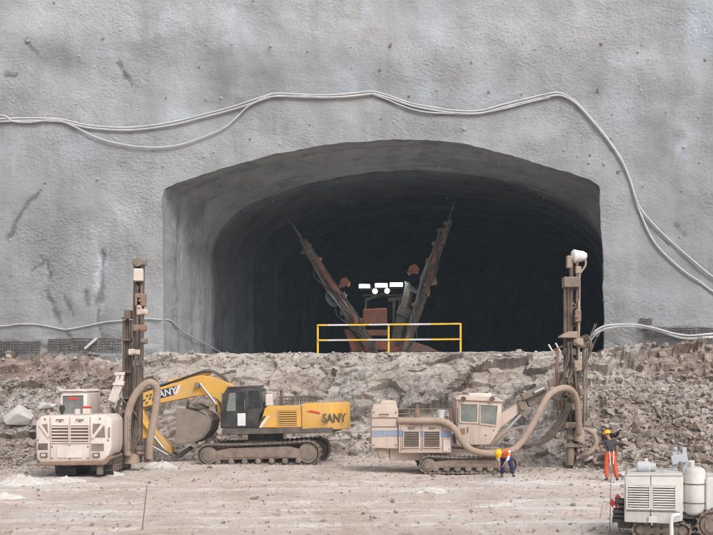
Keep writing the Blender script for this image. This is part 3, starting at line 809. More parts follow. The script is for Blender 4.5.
# ------------------------------------------------------------------ the yellow excavator
def excavator():
    s = 24.2; ox, oy = 262, 465
    def L2(px, py): return ((px - ox) / s, (oy - py) / s)
    root = thing('excavator', 'yellow crawler excavator with dark cab and its boom folded to the left', 'excavator', (0, 0, 0))
    yc = 51.8
    root.location = ((ox - CX) * yc / F + .17, yc, -.03); root.rotation_euler = (0, R(-.9), R(-7.5))
    # undercarriage
    for (a, b) in ((-1.62, -1.02), (1.02, 1.62)):
        crawler(root, -2.12, .45, .44, 2.08, .51, .49, a, b, .2)
    m = MB(); m.prism([(-1.5, .45), (-1.2, .8), (-.6, 1.0), (.6, 1.0), (1.2, .8), (1.5, .45)], -1.05, 1.05, 'y', .04); m.lathe((0, 0, .98), (0, 0, 1), [(0, .75), (.3, .75)], 28)
    m.build('undercarriage', M['dark'], root, False)
    # upper structure
    m = MB()
    m.prism([(-1.55, 1.36), (-1.5, 1.30), (3.1, 1.33), (3.1, 1.55), (-1.55, 1.55)], -1.45, 1.45, 'y', .02)
    m.build('deck_frame', M['dark'], root, False)
    m = MB()      # engine house: front panel slopes to the cab
    m.prism([(.02, 1.56), (1.80, 1.56), (1.80, 2.46), (.42, 2.46), (.28, 2.38)], -1.44, -.45, 'y', .03)
    m.build('side_panel', M['yellow'], root, False)
    m = MB(); m.prism([(.45, 1.56), (1.80, 1.56), (1.80, 2.40), (.45, 2.40)], -.44, 1.44, 'y', .03)
    m.build('engine_hood', M['yellow'], root, False)
    # diagonal decal stripe behind the cab
    for k, mt in enumerate(('decalwhite', 'black')):
        m = MB(); x = -.10 + k * -.16
        m.prism([(x + .12, 1.57), (x + .22, 1.57), (x + .60, 2.06), (x + .50, 2.06)], -1.452, -1.447, 'y'); m.build('stripe', M[mt], root, False)
    louvre(root, .86, 1.62, 1.72, 2.28, -1.45, 6, M['yellow'], M['yellow'])
    # counterweight with rounded back
    m = MB(); prof = [(1.82, -1.46), (2.95, -1.42), (3.35, -1.15), (3.58, -.6), (3.64, 0), (3.58, .6), (3.35, 1.15), (2.95, 1.42), (1.82, 1.46)]
    m.prism(prof, 1.45, 2.56, 'z', .07, 2); cw = m.build('counterweight', M['yellow'], root, True, 40)
    me = text_mesh('SANY', .50, .008); me.materials.append(M['letter'])
    o = link('lettering', me, cw); o.location = (3.17, -1.312, 1.92); o.rotation_euler = (R(90), 0, R(34)); o.scale = (.86, 1, 1)
    m = MB(); m.prism([(2.05, 2.24), (2.25, 2.27), (2.62, 2.17), (2.60, 2.12), (2.30, 2.17), (2.05, 2.21)], -1.466, -1.452, 'y'); m.build('red_swoosh', M['red'], cw, False)
    m = MB()       # guard mesh and rails on the hood
    for k in range(9):
        x = .75 + k * .17; m.cyl((x, -.9, 2.44), (x, -.9, 2.82), .016, seg=6)
    for z in (2.56, 2.69, 2.82): m.cyl((.72, -.9, z), (2.2, -.9, z), .02, seg=6)
    m.cyl((2.2, -.9, 2.5), (2.2, -.9, 2.82), .02, seg=6); m.cyl((.72, -.9, 2.82), (.72, .6, 2.82), .02, seg=6); m.cyl((2.2, -.9, 2.82), (2.2, .6, 2.82), .02, seg=6)
    for k in range(9):
        x = .75 + k * .17; m.cyl((x, .6, 2.44), (x, .6, 2.82), .016, seg=6)
    m.cyl((.72, .6, 2.82), (2.2, .6, 2.82), .02, seg=6)
    m.build('hood_rail', M['dark'], root)
    m = MB(); m.lathe((.62, .5, 2.4), (0, 0, 1), [(0, .09), (.45, .09), (.46, .07), (.7, .06)], 12); m.build('exhaust_pipe', M['dark'], root)
    # cab
    y0, y1 = -1.46, -.42
    cab = [(-1.62, 1.56), (-1.60, 2.2), (-1.42, 3.10), (-1.30, 3.22), (.02, 3.26), (.14, 3.16), (.22, 2.30), (.06, 2.10), (-.02, 1.56)]
    m = MB(); m.prism(cab, y0 + .03, y1, 'y', .04, 2); cb = m.build('cab', M['black'], root, True, 40)
    m = MB(); m.prism([(-1.34, 3.22), (.06, 3.27), (.04, 3.34), (-1.28, 3.30)], y0 - .0, y1 + .02, 'y', .02); m.build('cab_roof', M['dark'], cb, False)
    def pane(pts, y, nm='window', mt='glassdark'):
        m = MB(); m.prism(pts, y - .012, y + .012, 'y'); return m.build(nm, M[mt], cb, False)
    pane([(-1.44, 2.30), (-.98, 2.30), (-.98, 3.08), (-1.28, 3.06)], y0 + .022)
    pane([(-.38, 2.36), (.12, 2.40), (.04, 3.10), (-.38, 3.10)], y0 + .022)
    m = MB(); m.prism([(-1.40, 1.66), (-.52, 1.66), (-.52, 3.14), (-1.26, 3.12)], y0 + .004, y0 + .02, 'y'); d = m.build('door', M['black'], cb, False)
    m = MB(); m.prism([(-1.34, 2.28), (-.94, 2.28), (-.94, 3.04), (-1.2, 3.02)], y0 - .006, y0 + .010, 'y'); m.build('window', M['glass'], d, False)
    m = MB(); m.prism([(-.86, 2.28), (-.58, 2.28), (-.58, 3.06), (-.86, 3.05)], y0 - .006, y0 + .010, 'y'); m.build('window', M['glassdark'], d, False)
    m = MB(); m.prism([(-1.34, 1.74), (-.96, 1.74), (-.96, 2.2), (-1.36, 2.2)], y0 - .006, y0 + .010, 'y'); m.build('window', M['glassdark'], d, False)
    m = MB(); m.box((-.70, y0 - .004, 1.92), (.34, .012, .52)); m.build('notice_sheet', M['decalwhite'], d, False)
    m = MB(); m.tube([(-.54, y0 - .03, 2.25), (-.54, y0 - .07, 2.35), (-.54, y0 - .07, 2.6), (-.54, y0 - .03, 2.7)], .016); m.build('handle', M['steel'], d)
    m = MB(); m.prism([(y0 + .12, 2.05), (y1 - .1, 2.05), (y1 - .12, 3.02), (y0 + .14, 3.02)], -1.58, -1.50, 'x'); o = m.build('windscreen', M['glass'], cb, False)
    m = MB(); m.prism([(y0 + .10, 2.42), (y1 - .08, 2.42), (y1 - .12, 3.08), (y0 + .12, 3.08)], .13, .19, 'x'); m.build('rear_window', M['glass'], cb, False)
    m = MB()
    m.box((-1.72, -1.62, 2.4), (.05, .16, .3)); m.tube([(-1.5, -1.45, 2.25), (-1.68, -1.55, 2.2), (-1.70, -1.62, 2.3)], .015); m.build('mirror', M['black'], root)
    m = MB(); m.box((.45, -1.25, 2.70), (.30, .3, .5), None, .04); m.build('air_cleaner', M['cream'], root, False)
    m = MB(); m.box((.30, -.2, 1.9), (.5, 1.0, .9), None, .03); m.build('tank', M['yellow'], root, False)
    # boom
    w_ = .26
    L0 = L2
    def L2(px, py, d=yc + .25): return ((px - CX) * d / F - root.location.x, CH - (py - HY) * d / F)
    top = [L2(*p) for p in ((238, 386), (228, 380), (215, 375.5), (204, 373.5), (194, 375), (178, 380.5), (160, 385), (140, 391), (128, 395))]
    bot = [L2(*p) for p in ((126, 405), (140, 405.2), (160, 401), (180, 397.5), (198, 394.3), (209, 393.5), (218, 397), (226, 404), (234, 412))]
    m = MB(); m.prism(top + bot, -w_, w_, 'y', .025); boom = m.build('boom', M['yellow'], root, False)
    # decal on the boom
    def slant(a, b, c, d, y, nm, mt):
        m = MB(); m.prism([L2(*p) for p in (a, b, c, d)], y - .006, y + .006, 'y'); return m.build(nm, M[mt], boom, False)
    slant((155, 388.9), (178.5, 383.3), (175, 392.6), (152, 398.2), -w_ - .003, 'decal', 'navy')
    slant((179.2, 383.2), (182.4, 382.5), (178.6, 391.8), (175.6, 392.5), -w_ - .003, 'decal_stripe', 'decalwhite')
    for dx, dy in ((149.5, 395), (146.5, 392.5), (143.5, 397), (146, 399.5), (150.3, 391.5)):
        slant((dx, dy), (dx + 2.4, dy - .6), (dx + 1.6, dy + 1.8), (dx - .8, dy + 2.4), -w_ - .003, 'decal_stripe', 'letter')
    me = text_mesh('SANY', .40, .006, .15); me.materials.append(M['decalwhite'])
    o = link('lettering', me, boom); c = L2(166, 390.8); o.location = (c[0], -w_ - .012, c[1]); o.rotation_euler = (R(90), R(-13.5), 0)
    # cylinders and pins on the boom
    m = MB()
    for y in (-.42, .42):
        a, b = L2(218, 401), L2(203, 382)
        m2 = MB(); m2.cyl((L2(226, 420)[0], y, L2(226, 420)[1]), (a[0], y, a[1]), .09); c1 = m2.build('boom_cylinder', M['yellow'], root)
        m2 = MB(); m2.cyl((a[0], y, a[1]), (b[0], y, b[1]), .05); m2.build('rod', M['chrome'], c1)
    
    for q_, hw, r_ in (((200, 383), .5, .11), ((131, 401), .36, .12)):
        m = MB(); p = L2(*q_); m.cyl((p[0], -hw, p[1]), (p[0], hw, p[1]), r_); m.build('pivot_pin', M['steel'], boom)
    a, b, c = L2(212, 371), L2(168, 379.5), L2(132, 389)
    m = MB(); m.cyl((a[0], 0, a[1]), (b[0], 0, b[1]), .10); c1 = m.build('stick_cylinder', M['yellow'], root)
    m = MB(); m.cyl((b[0], 0, b[1]), (c[0], 0, c[1]), .06); m.build('rod', M['chrome'], c1)
    m = MB()
    for k, y in enumerate((-.2, -.12, .12, .2)):
        m.tube([(L2(236, 388)[0], y, L2(236, 388)[1]), (L2(220, 374)[0], y, L2(220, 373)[1]), (L2(206, 369 - k)[0], y, L2(206, 370 - k * .6)[1]), (L2(190, 373)[0], y, L2(190, 374)[1]), (L2(160, 383)[0], y, L2(160, 383.5)[1]), (L2(140, 389)[0], y, L2(140, 390)[1])], .035)
    m.build('hydraulic_hoses', M['rubber'], boom)
    # stick (dipper)
    m = MB(); m.prism([L2(*p) for p in ((124, 391), (133, 390), (140, 399), (146, 419), (158, 432), (171, 445), (172, 451), (167, 452), (152, 444), (140, 434), (131, 412))], -.22, .22, 'y', .025)
    st = m.build('stick', M['yellow'], root, False)
    a, b, c = L2(146, 404), L2(152, 428), L2(163, 440)
    m = MB(); m.cyl((L2(138, 412)[0], -.33, L2(138, 412)[1]), (L2(152, 431)[0], -.33, L2(152, 431)[1]), .085); c1 = m.build('bucket_cylinder', M['yellow'], root)
    m = MB(); m.cyl((L2(152, 431)[0], -.33, L2(152, 431)[1]), (L2(164, 446)[0], -.33, L2(164, 446)[1]), .05); m.build('rod', M['chrome'], c1)
    m = MB()
    m.bar((L2(152, 441)[0], -.4, L2(152, 441)[1]), (L2(176, 455)[0], -.4, L2(176, 455)[1]), .09, .10); m.bar((L2(152, 441)[0], .4, L2(152, 441)[1]), (L2(176, 455)[0], .4, L2(176, 455)[1]), .09, .10)
    m.bar((L2(176, 455)[0], 0, L2(176, 455)[1]), (L2(190, 446)[0], 0, L2(190, 446)[1]), .5, .14)
    m.build('bucket_link', M['dark'], root, False)
    m = MB(); m.cyl((L2(153, 443)[0], -.5, L2(153, 443)[1]), (L2(170, 452.5)[0], -.5, L2(170, 452.5)[1]), .04); m.build('rod', M['chrome'], root)
    def Lk(px, py): return L2(196 + (px - 196) * .9, 424.5 + (py - 428) * .9)
    # bucket, curled in: a shell with side plates
    sh = [Lk(*p) for p in ((175, 448), (184, 448), (197, 445.5), (208, 440.5), (216, 431.5), (218, 421), (213, 414), (205, 410))]
    inn = [(x + (Lk(190, 420)[0] - x) * .08, z + (Lk(190, 420)[1] - z) * .08) for x, z in sh]
    m = MB(); m.prism(sh + inn[::-1], -.72, .72, 'y', .01); bk = m.build('bucket', M['bucket'], root, False)
    for y in (-.745, .70):
        m = MB(); m.prism([Lk(*p) for p in ((176, 447), (184, 446.5), (196, 444), (206, 439.5), (214, 431), (216.5, 422), (211.5, 415.5), (203, 411.5), (190, 408), (179, 406.5), (178.5, 412), (178.5, 425), (177.5, 436))], y, y + .045, 'y', .006)
        m.build('side_plate', M['bucket'], bk, False)
    for k in range(5):
        m = MB(); y = -.62 + k * .31; a, b = Lk(206, 408), Lk(196, 403.5)
        m.bar((a[0], y, a[1]), (b[0], y, b[1]), .12, .09); m.build('tooth', M['dark'], bk, False)
    for k in range(3):
        m = MB(); 
        q = [(x + (x - Lk(190, 420)[0]) * .025, z + (z - Lk(190, 420)[1]) * .025) for x, z in sh[2:7]]
        m.prism(q + [sh[6], sh[5], sh[4], sh[3], sh[2]], -.6 + k * .55, -.48 + k * .55, 'y'); m.build('wear_strip', M['dark'], bk, False)
excavator()

# ------------------------------------------------------------------ drilling mast used by both big rigs
def bend(pts): return [Vector(p) for p in pts]

def rig_left():
    s = 27.8; ox, oy = 80, 478; y0 = F / s - .0
    def L2(px, py): return ((px - ox) / s, (oy - py) / s)
    root = thing('drill_rig', 'cream crawler drill rig seen from behind with tall rusty mast at its side', 'drill rig', ((ox - CX) / s, F / s, 0))
    # engine housing
    out = [L2(*p) for p in ((36, 459), (35.4, 422), (40.5, 415.6), (106, 414.6), (111.5, 420), (111.5, 448), (109, 455), (104, 461.5), (40, 462.5))]
    m = MB(); m.prism(out, 0, 2.2, 'y', .09, 2); body = m.build('engine_housing', M['cream'], root, True, 40)
    m = MB(); m.prism([L2(*p) for p in ((39, 461.5), (104, 460.5), (108, 456.5), (112, 457.5), (105, 465), (40, 465.5))], -.06, 2.2, 'y', .03); m.build('bumper', M['rust'], root, False)
    for a, b in ((51.8, 68.6), (71, 88.6)):
        (x0, z1), (x1, z0) = L2(a, 425.5), L2(b, 441.8)
        louvre(root, x0, x1, z0, z1, -.012, 5, M['cream'], M['cream_dust'])
    for q in (((39.5, 424.5), (47.2, 423.6), (48, 433.5), (44, 433.5)), ((38, 443.2), (47.8, 443.2), (47.8, 449.8), (38, 449.8)), ((93, 423.6), (101, 423.6), (93.5, 434), (92.6, 432)), ((104.5, 425.5), (105, 437.3), (95, 437.3)), ((91.4, 443.4), (104, 443.4), (104, 450.8), (91.4, 450.8))):
        m = MB(); m.prism([L2(*p) for p in q], -.012, .02, 'y'); m.build('recessed_panel', M['steel'] if q[0][0] != 38 else M['grille'], body, False)
    for q in (((40, 424), (49, 437)), ((103, 424), (92.5, 438))):
        a, b = L2(*q[0]), L2(*q[1]); m = MB(); m.bar((a[0], -.03, a[1]), (b[0], -.03, b[1]), .05, .09); m.build('brace', M['cream'], body, False)
    for cx in (44, 96.4):
        c = L2(cx, 454.8); m = MB(); m.box((c[0], -.03, c[1]), (.25, .10, .17), None, .01); h = m.build('tail_lamp', M['dark'], body, False)
        m = MB(); m.box((c[0], -.082, c[1]), (.16, .02, .10)); m.build('lens', M['cream_dust'], h, False)
    m = MB(); c = L2(69.8, 452); m.box((c[0], -.02, c[1]), (.9, .03, .42), None, .01); m.cyl((c[0], -.07, c[1] + .3), (c[0], .0, c[1] + .3), .03, seg=8); m.build('service_hatch', M['cream'], body, False)
    for px in (50.3, 69.7, 90.2):
        a, b = L2(px, 417), L2(px, 459); m = MB(); m.box((a[0], -.006, (a[1] + b[1]) / 2), (.015, .012, a[1] - b[1])); m.build('panel_seam', M['rust'], body, False)
    for q_ in ((52, 446.5), (88, 446.5), (52, 458), (88, 458), (60, 421), (80, 421), (38, 440), (108, 440), (70, 458.5), (45, 419), (100, 418.5)):
        c = L2(*q_); m = MB(); m.lathe((c[0], .005, c[1]), (0, -1, 0), [(0, .035), (.025, .035), (.03, .02)], 8); m.build('bolt_head', M['rust'], body)
    for q_ in (((57, 419.5), (63, 419.5)), ((77, 419.5), (83, 419.5)), ((109.5, 428), (109.5, 436))):
        a, b = L2(*q_[0]), L2(*q_[1]); m = MB(); m.tube([(a[0], .0, a[1]), (a[0], -.06, a[1]), (b[0], -.06, b[1]), (b[0], .0, b[1])], .018, 6, 3); m.build('handle', M['dark'], body)
    m = MB()
    for z_ in (0.9, 1.25, 1.6, 1.95): m.cyl((1.62, .5, z_ + .1), (1.62, .9, z_ + .1), .02, seg=6)
    for y_ in (.5, .9): m.cyl((1.62, y_, .9), (1.62, y_, 2.2), .022, seg=6)
    m.build('ladder', M['steel'], root)
    # cab towards the front
    L0 = L2
    def L2(px, py, d=F / s + 1.9): return ((px - CX) * d / F - root.location.x, CH - (py - HY) * d / F)
    cabp = [L2(*p) for p in ((61.6, 418), (61.4, 393), (64, 391), (84, 390.5), (87, 393), (87.3, 418))]
    m = MB(); m.prism(cabp, 1.9, 4.3, 'y', .10, 2); cab = m.build('cab', M['cream'], root, True, 40)
    m = MB(); m.prism([L2(*p) for p in ((63, 414), (63, 395.4), (83.8, 395), (83.8, 414))], 1.88, 1.91, 'y'); wn = m.build('window', M['glass'], cab, False)
    m = MB(); a = L2(73.4, 398.5); m.box((a[0], 1.87, a[1]), (.36, .02, .08)); m.build('sticker', M['red'], wn, False)
    m = MB()
    for (a, b) in (((62.2, 395), (84.6, 394.4)), ((62.2, 415), (62.2, 394.5)), ((84.3, 415), (84.3, 394.5))):
        a, b = L2(*a), L2(*b); m.bar((a[0], 1.87, a[1]), (b[0], 1.87, b[1]), .05, .06)
    m.build('window_frame', M['cream'], wn, False)
    m = MB(); m.prism([L2(*p) for p in ((61, 391.5), (65, 389.4), (83, 389), (88, 391.5))], 1.8, 4.4, 'y', .03); m.build('cab_roof', M['cream'], cab, False)
    L2 = L0
    # exhaust / mirror at the left of the deck
    c = L2(58.7, 414); m = MB(); m.lathe((c[0], .5, c[1] - .02), (0, 0, 1), [(0, .05), (.1, .05), (.12, .10), (.28, .10), (.34, .05)], 12); m.build('exhaust_cap', M['black'], root)
    # under-carriage
    for (a, b) in ((51.5, 72), (92, 110)):
        xa, xb = L2(a, 0)[0], L2(b, 0)[0]
        tr = thing('x', None, None); bpy.data.objects.remove(tr)
        holder = bpy.data.objects.new('track_unit', None); C.objects.link(holder); holder.parent = root
        holder.rotation_euler = (0, 0, R(90)); holder.location = ((xa + xb) / 2, .9, 0)
        crawler_into(holder, 0.0, .42, .38, 2.9, .42, .38, -(xb - xa) / 2, (xb - xa) / 2, .19)
    m = MB(); m.box((.1, 1.6, .62), (1.9, 2.6, .35), None, .04); m.box((L2(99, 0)[0], .2, .36), (.22, .3, .5), None, .03); m.build('chassis', M['dark'], root, False)
    # boom that carries the mast
    m = MB()
    def B(px, py, y): w_ = P(px, py, F / s + y); return (w_.x - root.location.x, y, w_.z)
    m.bar(B(103, 432, 3.6), B(122, 408, 3.3), .34, .42, .03); m.bar(B(110, 446, 3.4), B(126, 430, 3.2), .25, .3, .03)
    m.build('boom_arm', M['cream_dust'], root, False)
    m = MB(); m.bar(B(106, 424, 3.3), B(119, 396, 3.0), .24, .3, .03); m.bar(B(112, 402, 3.0), B(121, 380, 3.0), .3, .34, .03)
    m.build('tilt_link', M['cream'], root, False)
    m = MB()
    for dx in (0, 4.5): m.cyl(B(115 + dx, 388, 2.9), B(118.4 + dx, 374, 2.9), .075, seg=10)
    m.bar(B(113, 384, 2.9), B(124, 384, 2.9), .22, .12, .02); m.bar(B(114.5, 374, 2.9), B(125, 373.5, 2.9), .18, .12, .02); m.build('swing_cylinder', M['cream'], root)
    # mast
    yb = 3.2
    mast = MB()
    for dx in (-3.9, 3.6):
        mast.bar(B(136.5 + dx, 462, yb), B(139.4 + dx * .9, 262, yb), .13, .26, .01)
    mast.bar(B(136.5, 462, yb + .2), B(139.4, 264, yb + .2), .24, .06)
    for k in range(17):
        py = 268 + k * 11.4; u = (py - 262) / 200; xc = 139.4 - 2.9 * u
        mast.bar(B(xc - 3.4, py, yb - .06), B(xc + 3.4, py + (6 if k % 2 else -6), yb - .06), .05, .07)
    mo = mast.build('mast', M['mast_steel'], root, False)
    m = MB(); m.box(B(139.6, 263, yb), (.5, .5, .18), None, .03); m.cyl(B(137.5, 262, yb - .28), B(137.5, 262, yb + .28), .17, seg=16); m.box(B(144, 263, yb - .1), (.22, .2, .22), None, .03); m.build('crown_block', M['steel'], mo, False)
    m = MB(); m.box(B(138.6, 275, yb - .3), (.36, .3, .48), None, .03); m.build('rotary_head', M['cream'], mo, False)
    for (px, py, w_, h_) in ((140.5, 300, .42, .5), (144.5, 312, .28, .22), (140, 328, .5, .26), (144, 341, .26, .22), (139.5, 306, .2, .7), (135, 352, .5, .24), (138, 364, .36, .3)):
        m = MB(); m.box(B(px, py, yb - .22), (w_, .3, h_), None, .04); m.cyl(B(px - 1, py, yb - .42), B(px + 1, py + 2, yb - .3), .06, seg=8); m.build('mast_bracket', M[random.choice(['cream_dust', 'rust', 'steel'])], mo, False)
    m = MB()
    for k in range(6):
        dx = -3 + k * 1.35; ph = random.uniform(0, 6)
        m.tube([B(139 + dx * .7, 285 + k * 4, yb - .2), B(139 + dx + .8 * math.sin(ph), 320, yb - .3), B(138 + dx + 1.0 * math.sin(ph + 1), 360, yb - .35), B(136 + dx + 1.5 * math.sin(ph + 2), 400, yb - .5), B(134 + dx * 1.6, 432, yb - .6), B(126 + dx * 2, 450, yb - .8)], .035, 6)
    m.build('hydraulic_hoses', M['thin_hose'], mo)
    m = MB()
    for px, r_ in ((137.4, .05), (141.4, .045)): m.cyl(B(px - 2, 455, yb - .15), B(px, 285, yb - .15), r_, seg=8)
    m.build('drill_rod', M['steel'], mo)
    # rod magazine beside the mast
    m = MB()
    for k, px in enumerate((123.6, 126.6, 129.6)):
        m.cyl(B(px + .5, 455, yb + .1), B(px + .8, 315 + (k != 1) * 5, yb + .1 + .12 * (k % 2)), .06, seg=10)
    m.bar(B(124, 458, yb + .3), B(124.4, 322, yb + .3), .10, .16)
    for py in (318, 340, 372, 398, 426, 448): m.box(B(127.2, py, yb + .1), (.40, .4, .08), None, .01)
    m.box(B(128.4, 314, yb + .1), (.28, .3, .3), None, .03)
    m.build('rod_magazine', M['mast_steel'], root)
    # foot of the mast with dust hood
    m = MB(); m.lathe(B(131, 463, yb - .2), (0, 0, 1), [(0, .34), (.35, .32), (.45, .22), (.6, .2)], 18); m.box(B(136, 452, yb - .1), (.8, .5, .16), None, .03); m.box(B(124, 452, yb - .2), (.5, .4, .3), None, .03); m.build('dust_hood', M['hose'], root)
    m = MB(); m.box(B(143, 448, yb - .2), (.55, .4, .2), None, .03); m.cyl(B(146, 462, yb - .2), B(146, 438, yb - .2), .09, seg=12); m.cyl(B(150, 461, yb - .2), B(150, 448, yb - .2), .13, seg=12); m.build('stabiliser_jack', M['steel'], root)
    # fat suction hose looping over the mast
    h = [B(*p) for p in ((127.5, 455, 2.5), (127, 438, 2.4), (128, 415, 2.35), (133, 399, 2.3), (141, 387.5, 2.3), (149, 382.5, 2.35), (155, 385, 2.45), (157, 394, 2.5), (155, 412, 2.5), (151.5, 430, 2.5), (149.5, 444, 2.55), (149, 458, 2.7))]
    m = MB(); m.tube(h, .138, 12, 12, .10); m.build('dust_hose', M['hose'], root)
    m = MB()
    rr = random.Random(5)
    for k in range(12):
        a = (rr.uniform(110, 124), rr.uniform(395, 436)); b = (rr.uniform(120, 142), rr.uniform(425, 458)); mid = ((a[0] + b[0]) / 2 + rr.uniform(-7, 5), max(a[1], b[1]) - rr.uniform(-6, 20))
        m.tube([B(*a, 2.9), B(*mid, 2.6 + rr.uniform(-.2, .2)), B(*b, 2.9)], rr.uniform(.028, .045), 6)
    m.build('loose_hoses', M['thin_hose'], root)
    # two objects standing on the deck
    deck = root.location.copy()
    zt = L2(0, 415)[1] + .02
    t_ = thing('jar', 'small pale plastic tub standing on the deck of the cream rig', 'tub', deck + Vector((L2(74.2, 0)[0], .5, zt)))
    m = MB(); m.lathe((0, 0, 0), (0, 0, 1), [(0, .11), (.02, .115), (.20, .12), (.21, .10)], 16); m.build('body', M['railwhite'], t_); m = MB(); m.lathe((0, 0, .205), (0, 0, 1), [(0, .125), (.045, .125)], 16); m.build('lid', M['rust'], t_)
    t_ = thing('plastic_box', 'cream box with bright red lid on the deck behind the cab', 'box', deck + Vector((L2(83.8, 0)[0], .5, zt)))
    m = MB(); m.box((0, 0, .11), (.27, .24, .22), None, .02); m.build('body', M['cream'], t_, False); m = MB(); m.box((0, 0, .255), (.30, .26, .07), None, .015); m.build('lid', M['red'], t_, False)

def crawler_into(holder, *a):
    root = holder.parent
    tr = crawler(root, *a, rollers=6, mt='rubber')
    tr.location = holder.location; tr.rotation_euler = holder.rotation_euler
    bpy.data.objects.remove(holder)
rig_left()

# ------------------------------------------------------------------ the beige rig in the middle
def rig_centre():
    s = 26.6; ox, oy = 460, 474.5
    def L2(px, py): return ((px - ox) / s, (oy - py) / s)
    root = thing('drill_rig', 'dusty beige drill rig with faded blue stripe and its mast upright on the right', 'drill rig', ((ox - CX) / s, F / s, 0))
    def B(px, py, y=0.0): q = L2(px, py); return (q[0], y, q[1])
    mt = M['cream_dust']
    # rear hood box (dust collector cabinet)
    m = MB(); m.prism([L2(*p) for p in ((371.2, 449), (371.2, 411), (373.5, 405.5), (396.5, 404.6), (398.5, 410), (398.5, 450))], .15, 2.3, 'y', .06, 2); rb = m.build('collector_cabinet', mt, root, True, 40)
    m = MB(); m.prism([L2(*p) for p in ((379, 405.8), (382, 401.2), (396.5, 402), (397, 405.4))], .4, 2.0, 'y', .03); m.build('cabinet_top', mt, rb, False)
    m = MB(); m.prism([L2(*p) for p in ((371.8, 431.6), (397.8, 431), (397.8, 437.2), (371.8, 437.8))], .138, .15, 'y'); m.build('blue_stripe', M['blue'], rb, False)
    for py in (418.5, 427.5):
        a, b = B(371.5, py, .142), B(398, py, .142); m = MB(); m.bar(a, b, .03, .03); m.build('panel_seam', M['rust'], rb, False)
    m = MB(); m.prism([L2(*p) for p in ((377, 449), (388, 447), (386, 459), (379, 460))], .3, .9, 'y', .03); m.build('discharge_chute', M['hose'], root, False)
    # engine house
    m = MB(); m.prism([L2(*p) for p in ((398.6, 454), (398.6, 421.5), (401, 420), (449, 420.4), (451.6, 423), (451.6, 454))], .05, 2.3, 'y', .05, 2); eh = m.build('engine_house', mt, root, True, 40)
    m = MB(); m.prism([L2(*p) for p in ((399, 431), (451.4, 432), (451.4, 438), (399, 436.8))], .037, .05, 'y'); m.build('blue_stripe', M['blue'], eh, False)
    for a, b in ((404, 418.8), (424.2, 439.6)):
        (x0, z1), (x1, z0) = L2(a, 432), L2(b, 447.6)
        louvre(root, x0, x1, z0, z1, .028, 9, mt, M['steel'])
    for px in (401, 421.4, 442.5):
        a, b = L2(px, 423), L2(px, 452); m = MB(); m.box((a[0], .046, (a[1] + b[1]) / 2), (.02, .014, a[1] - b[1])); m.build('panel_seam', M['rust'], eh, False)
    m = MB(); m.prism([L2(*p) for p in ((390, 462), (390, 450), (452, 450), (505, 452), (505, 458), (470, 462))], .5, 2.0, 'y', .03); m.build('chassis', mt, root, False)
    # cab
    m = MB(); m.prism([L2(*p) for p in ((456.6, 446), (456.6, 400), (459, 397.6), (497, 399.6), (502.5, 402.6), (501.2, 428), (494, 440), (490, 446))], .1, 1.7, 'y', .05, 2); cab = m.build('cab', mt, root, True, 40)
    m = MB(); m.prism([L2(*p) for p in ((455.6, 399), (460, 396), (496, 397.6), (504, 402.2), (502, 402.8), (456, 400.6))], .02, 1.8, 'y', .02); m.build('cab_roof', mt, cab, False)
    for q in (((460.3, 404.2), (478, 404.4), (477.8, 423.6), (460.3, 423)), ((480.2, 404.8), (498.2, 406), (496.5, 426.4), (480.2, 424.6))):
        m = MB(); m.prism([L2(*p) for p in q], .078, .10, 'y'); wn = m.build('window', M['glass'], cab, False)
        m = MB()
        for a, b in zip(q, q[1:] + q[:1]): m.bar(B(*a, .075), B(*b, .075), .04, .05)
        m.build('window_frame', mt, wn, False)
    m = MB(); m.box(B(463, 432, .09), (.16, .03, .22), None, .01); m.cyl(B(468, 428, .06), B(468, 433, .06), .025, seg=6); m.build('door_handle', M['rust'], cab, False)
    # tracks
    crawler(root, (428 - ox) / s, .36, .31, (508 - ox) / s, .36, .31, -.28, .22, .17)
    crawler(root, (428 - ox) / s, .36, .31, (508 - ox) / s, .36, .31, 2.0, 2.5, .17)
    for q_ in ((402.5, 424), (402.5, 450), (421.4, 450), (442, 425), (449, 450), (449, 425), (373.5, 413), (396, 413), (373.5, 446), (396, 446), (458.5, 434), (486, 436), (494, 431)):
        c = L2(*q_); yy = .15 if q_[0] < 398 else (.05 if q_[0] < 455 else .1); m = MB(); m.lathe((c[0], yy + .005, c[1]), (0, -1, 0), [(0, .035), (.022, .035), (.028, .02)], 8); m.build('bolt_head', M['rust'], root)
    for q_ in (((409, 428.5), (414, 428.5)), ((430, 428.5), (435, 428.5)), ((380, 415), (388, 415)), ((457.8, 410), (457.8, 425))):
        a, b = L2(*q_[0]), L2(*q_[1]); yy = .15 if q_[0][0] < 398 else (.05 if q_[0][0] < 455 else .1); m = MB(); m.tube([(a[0], yy, a[1]), (a[0], yy - .07, a[1]), (b[0], yy - .07, b[1]), (b[0], yy, b[1])], .018, 6, 3); m.build('handle', M['dark'], root)
    m = MB(); m.prism([L2(*p) for p in ((443.5, 440.5), (450.5, 440.8), (450.5, 452.5), (443.5, 452.5))], .03, .05, 'y', .005); m.build('service_hatch', M['cream'], eh, False)
    m = MB()
    for px_ in (399, 411, 423, 435): m.cyl(B(px_, 421, 1.9), B(px_, 411, 1.9), .02, seg=6)
    m.cyl(B(399, 411, 1.9), B(450, 411, 1.9), .02, seg=6); m.cyl(B(399, 416, 1.9), B(450, 416, 1.9), .018, seg=6); m.build('deck_rail', M['steel'], root)
    m = MB(); m.box(B(482, 396.2, .9), (.9, .5, .16), None, .04); m.build('roof_unit', M['cream'], cab, False)
    for px_ in (463, 492):
        m = MB(); m.lathe(B(px_, 399, .0), (.1, -1, -.15), [(0, .05), (.05, .09), (.12, .09)], 10); m.build('cab_lamp', M['dark'], cab)
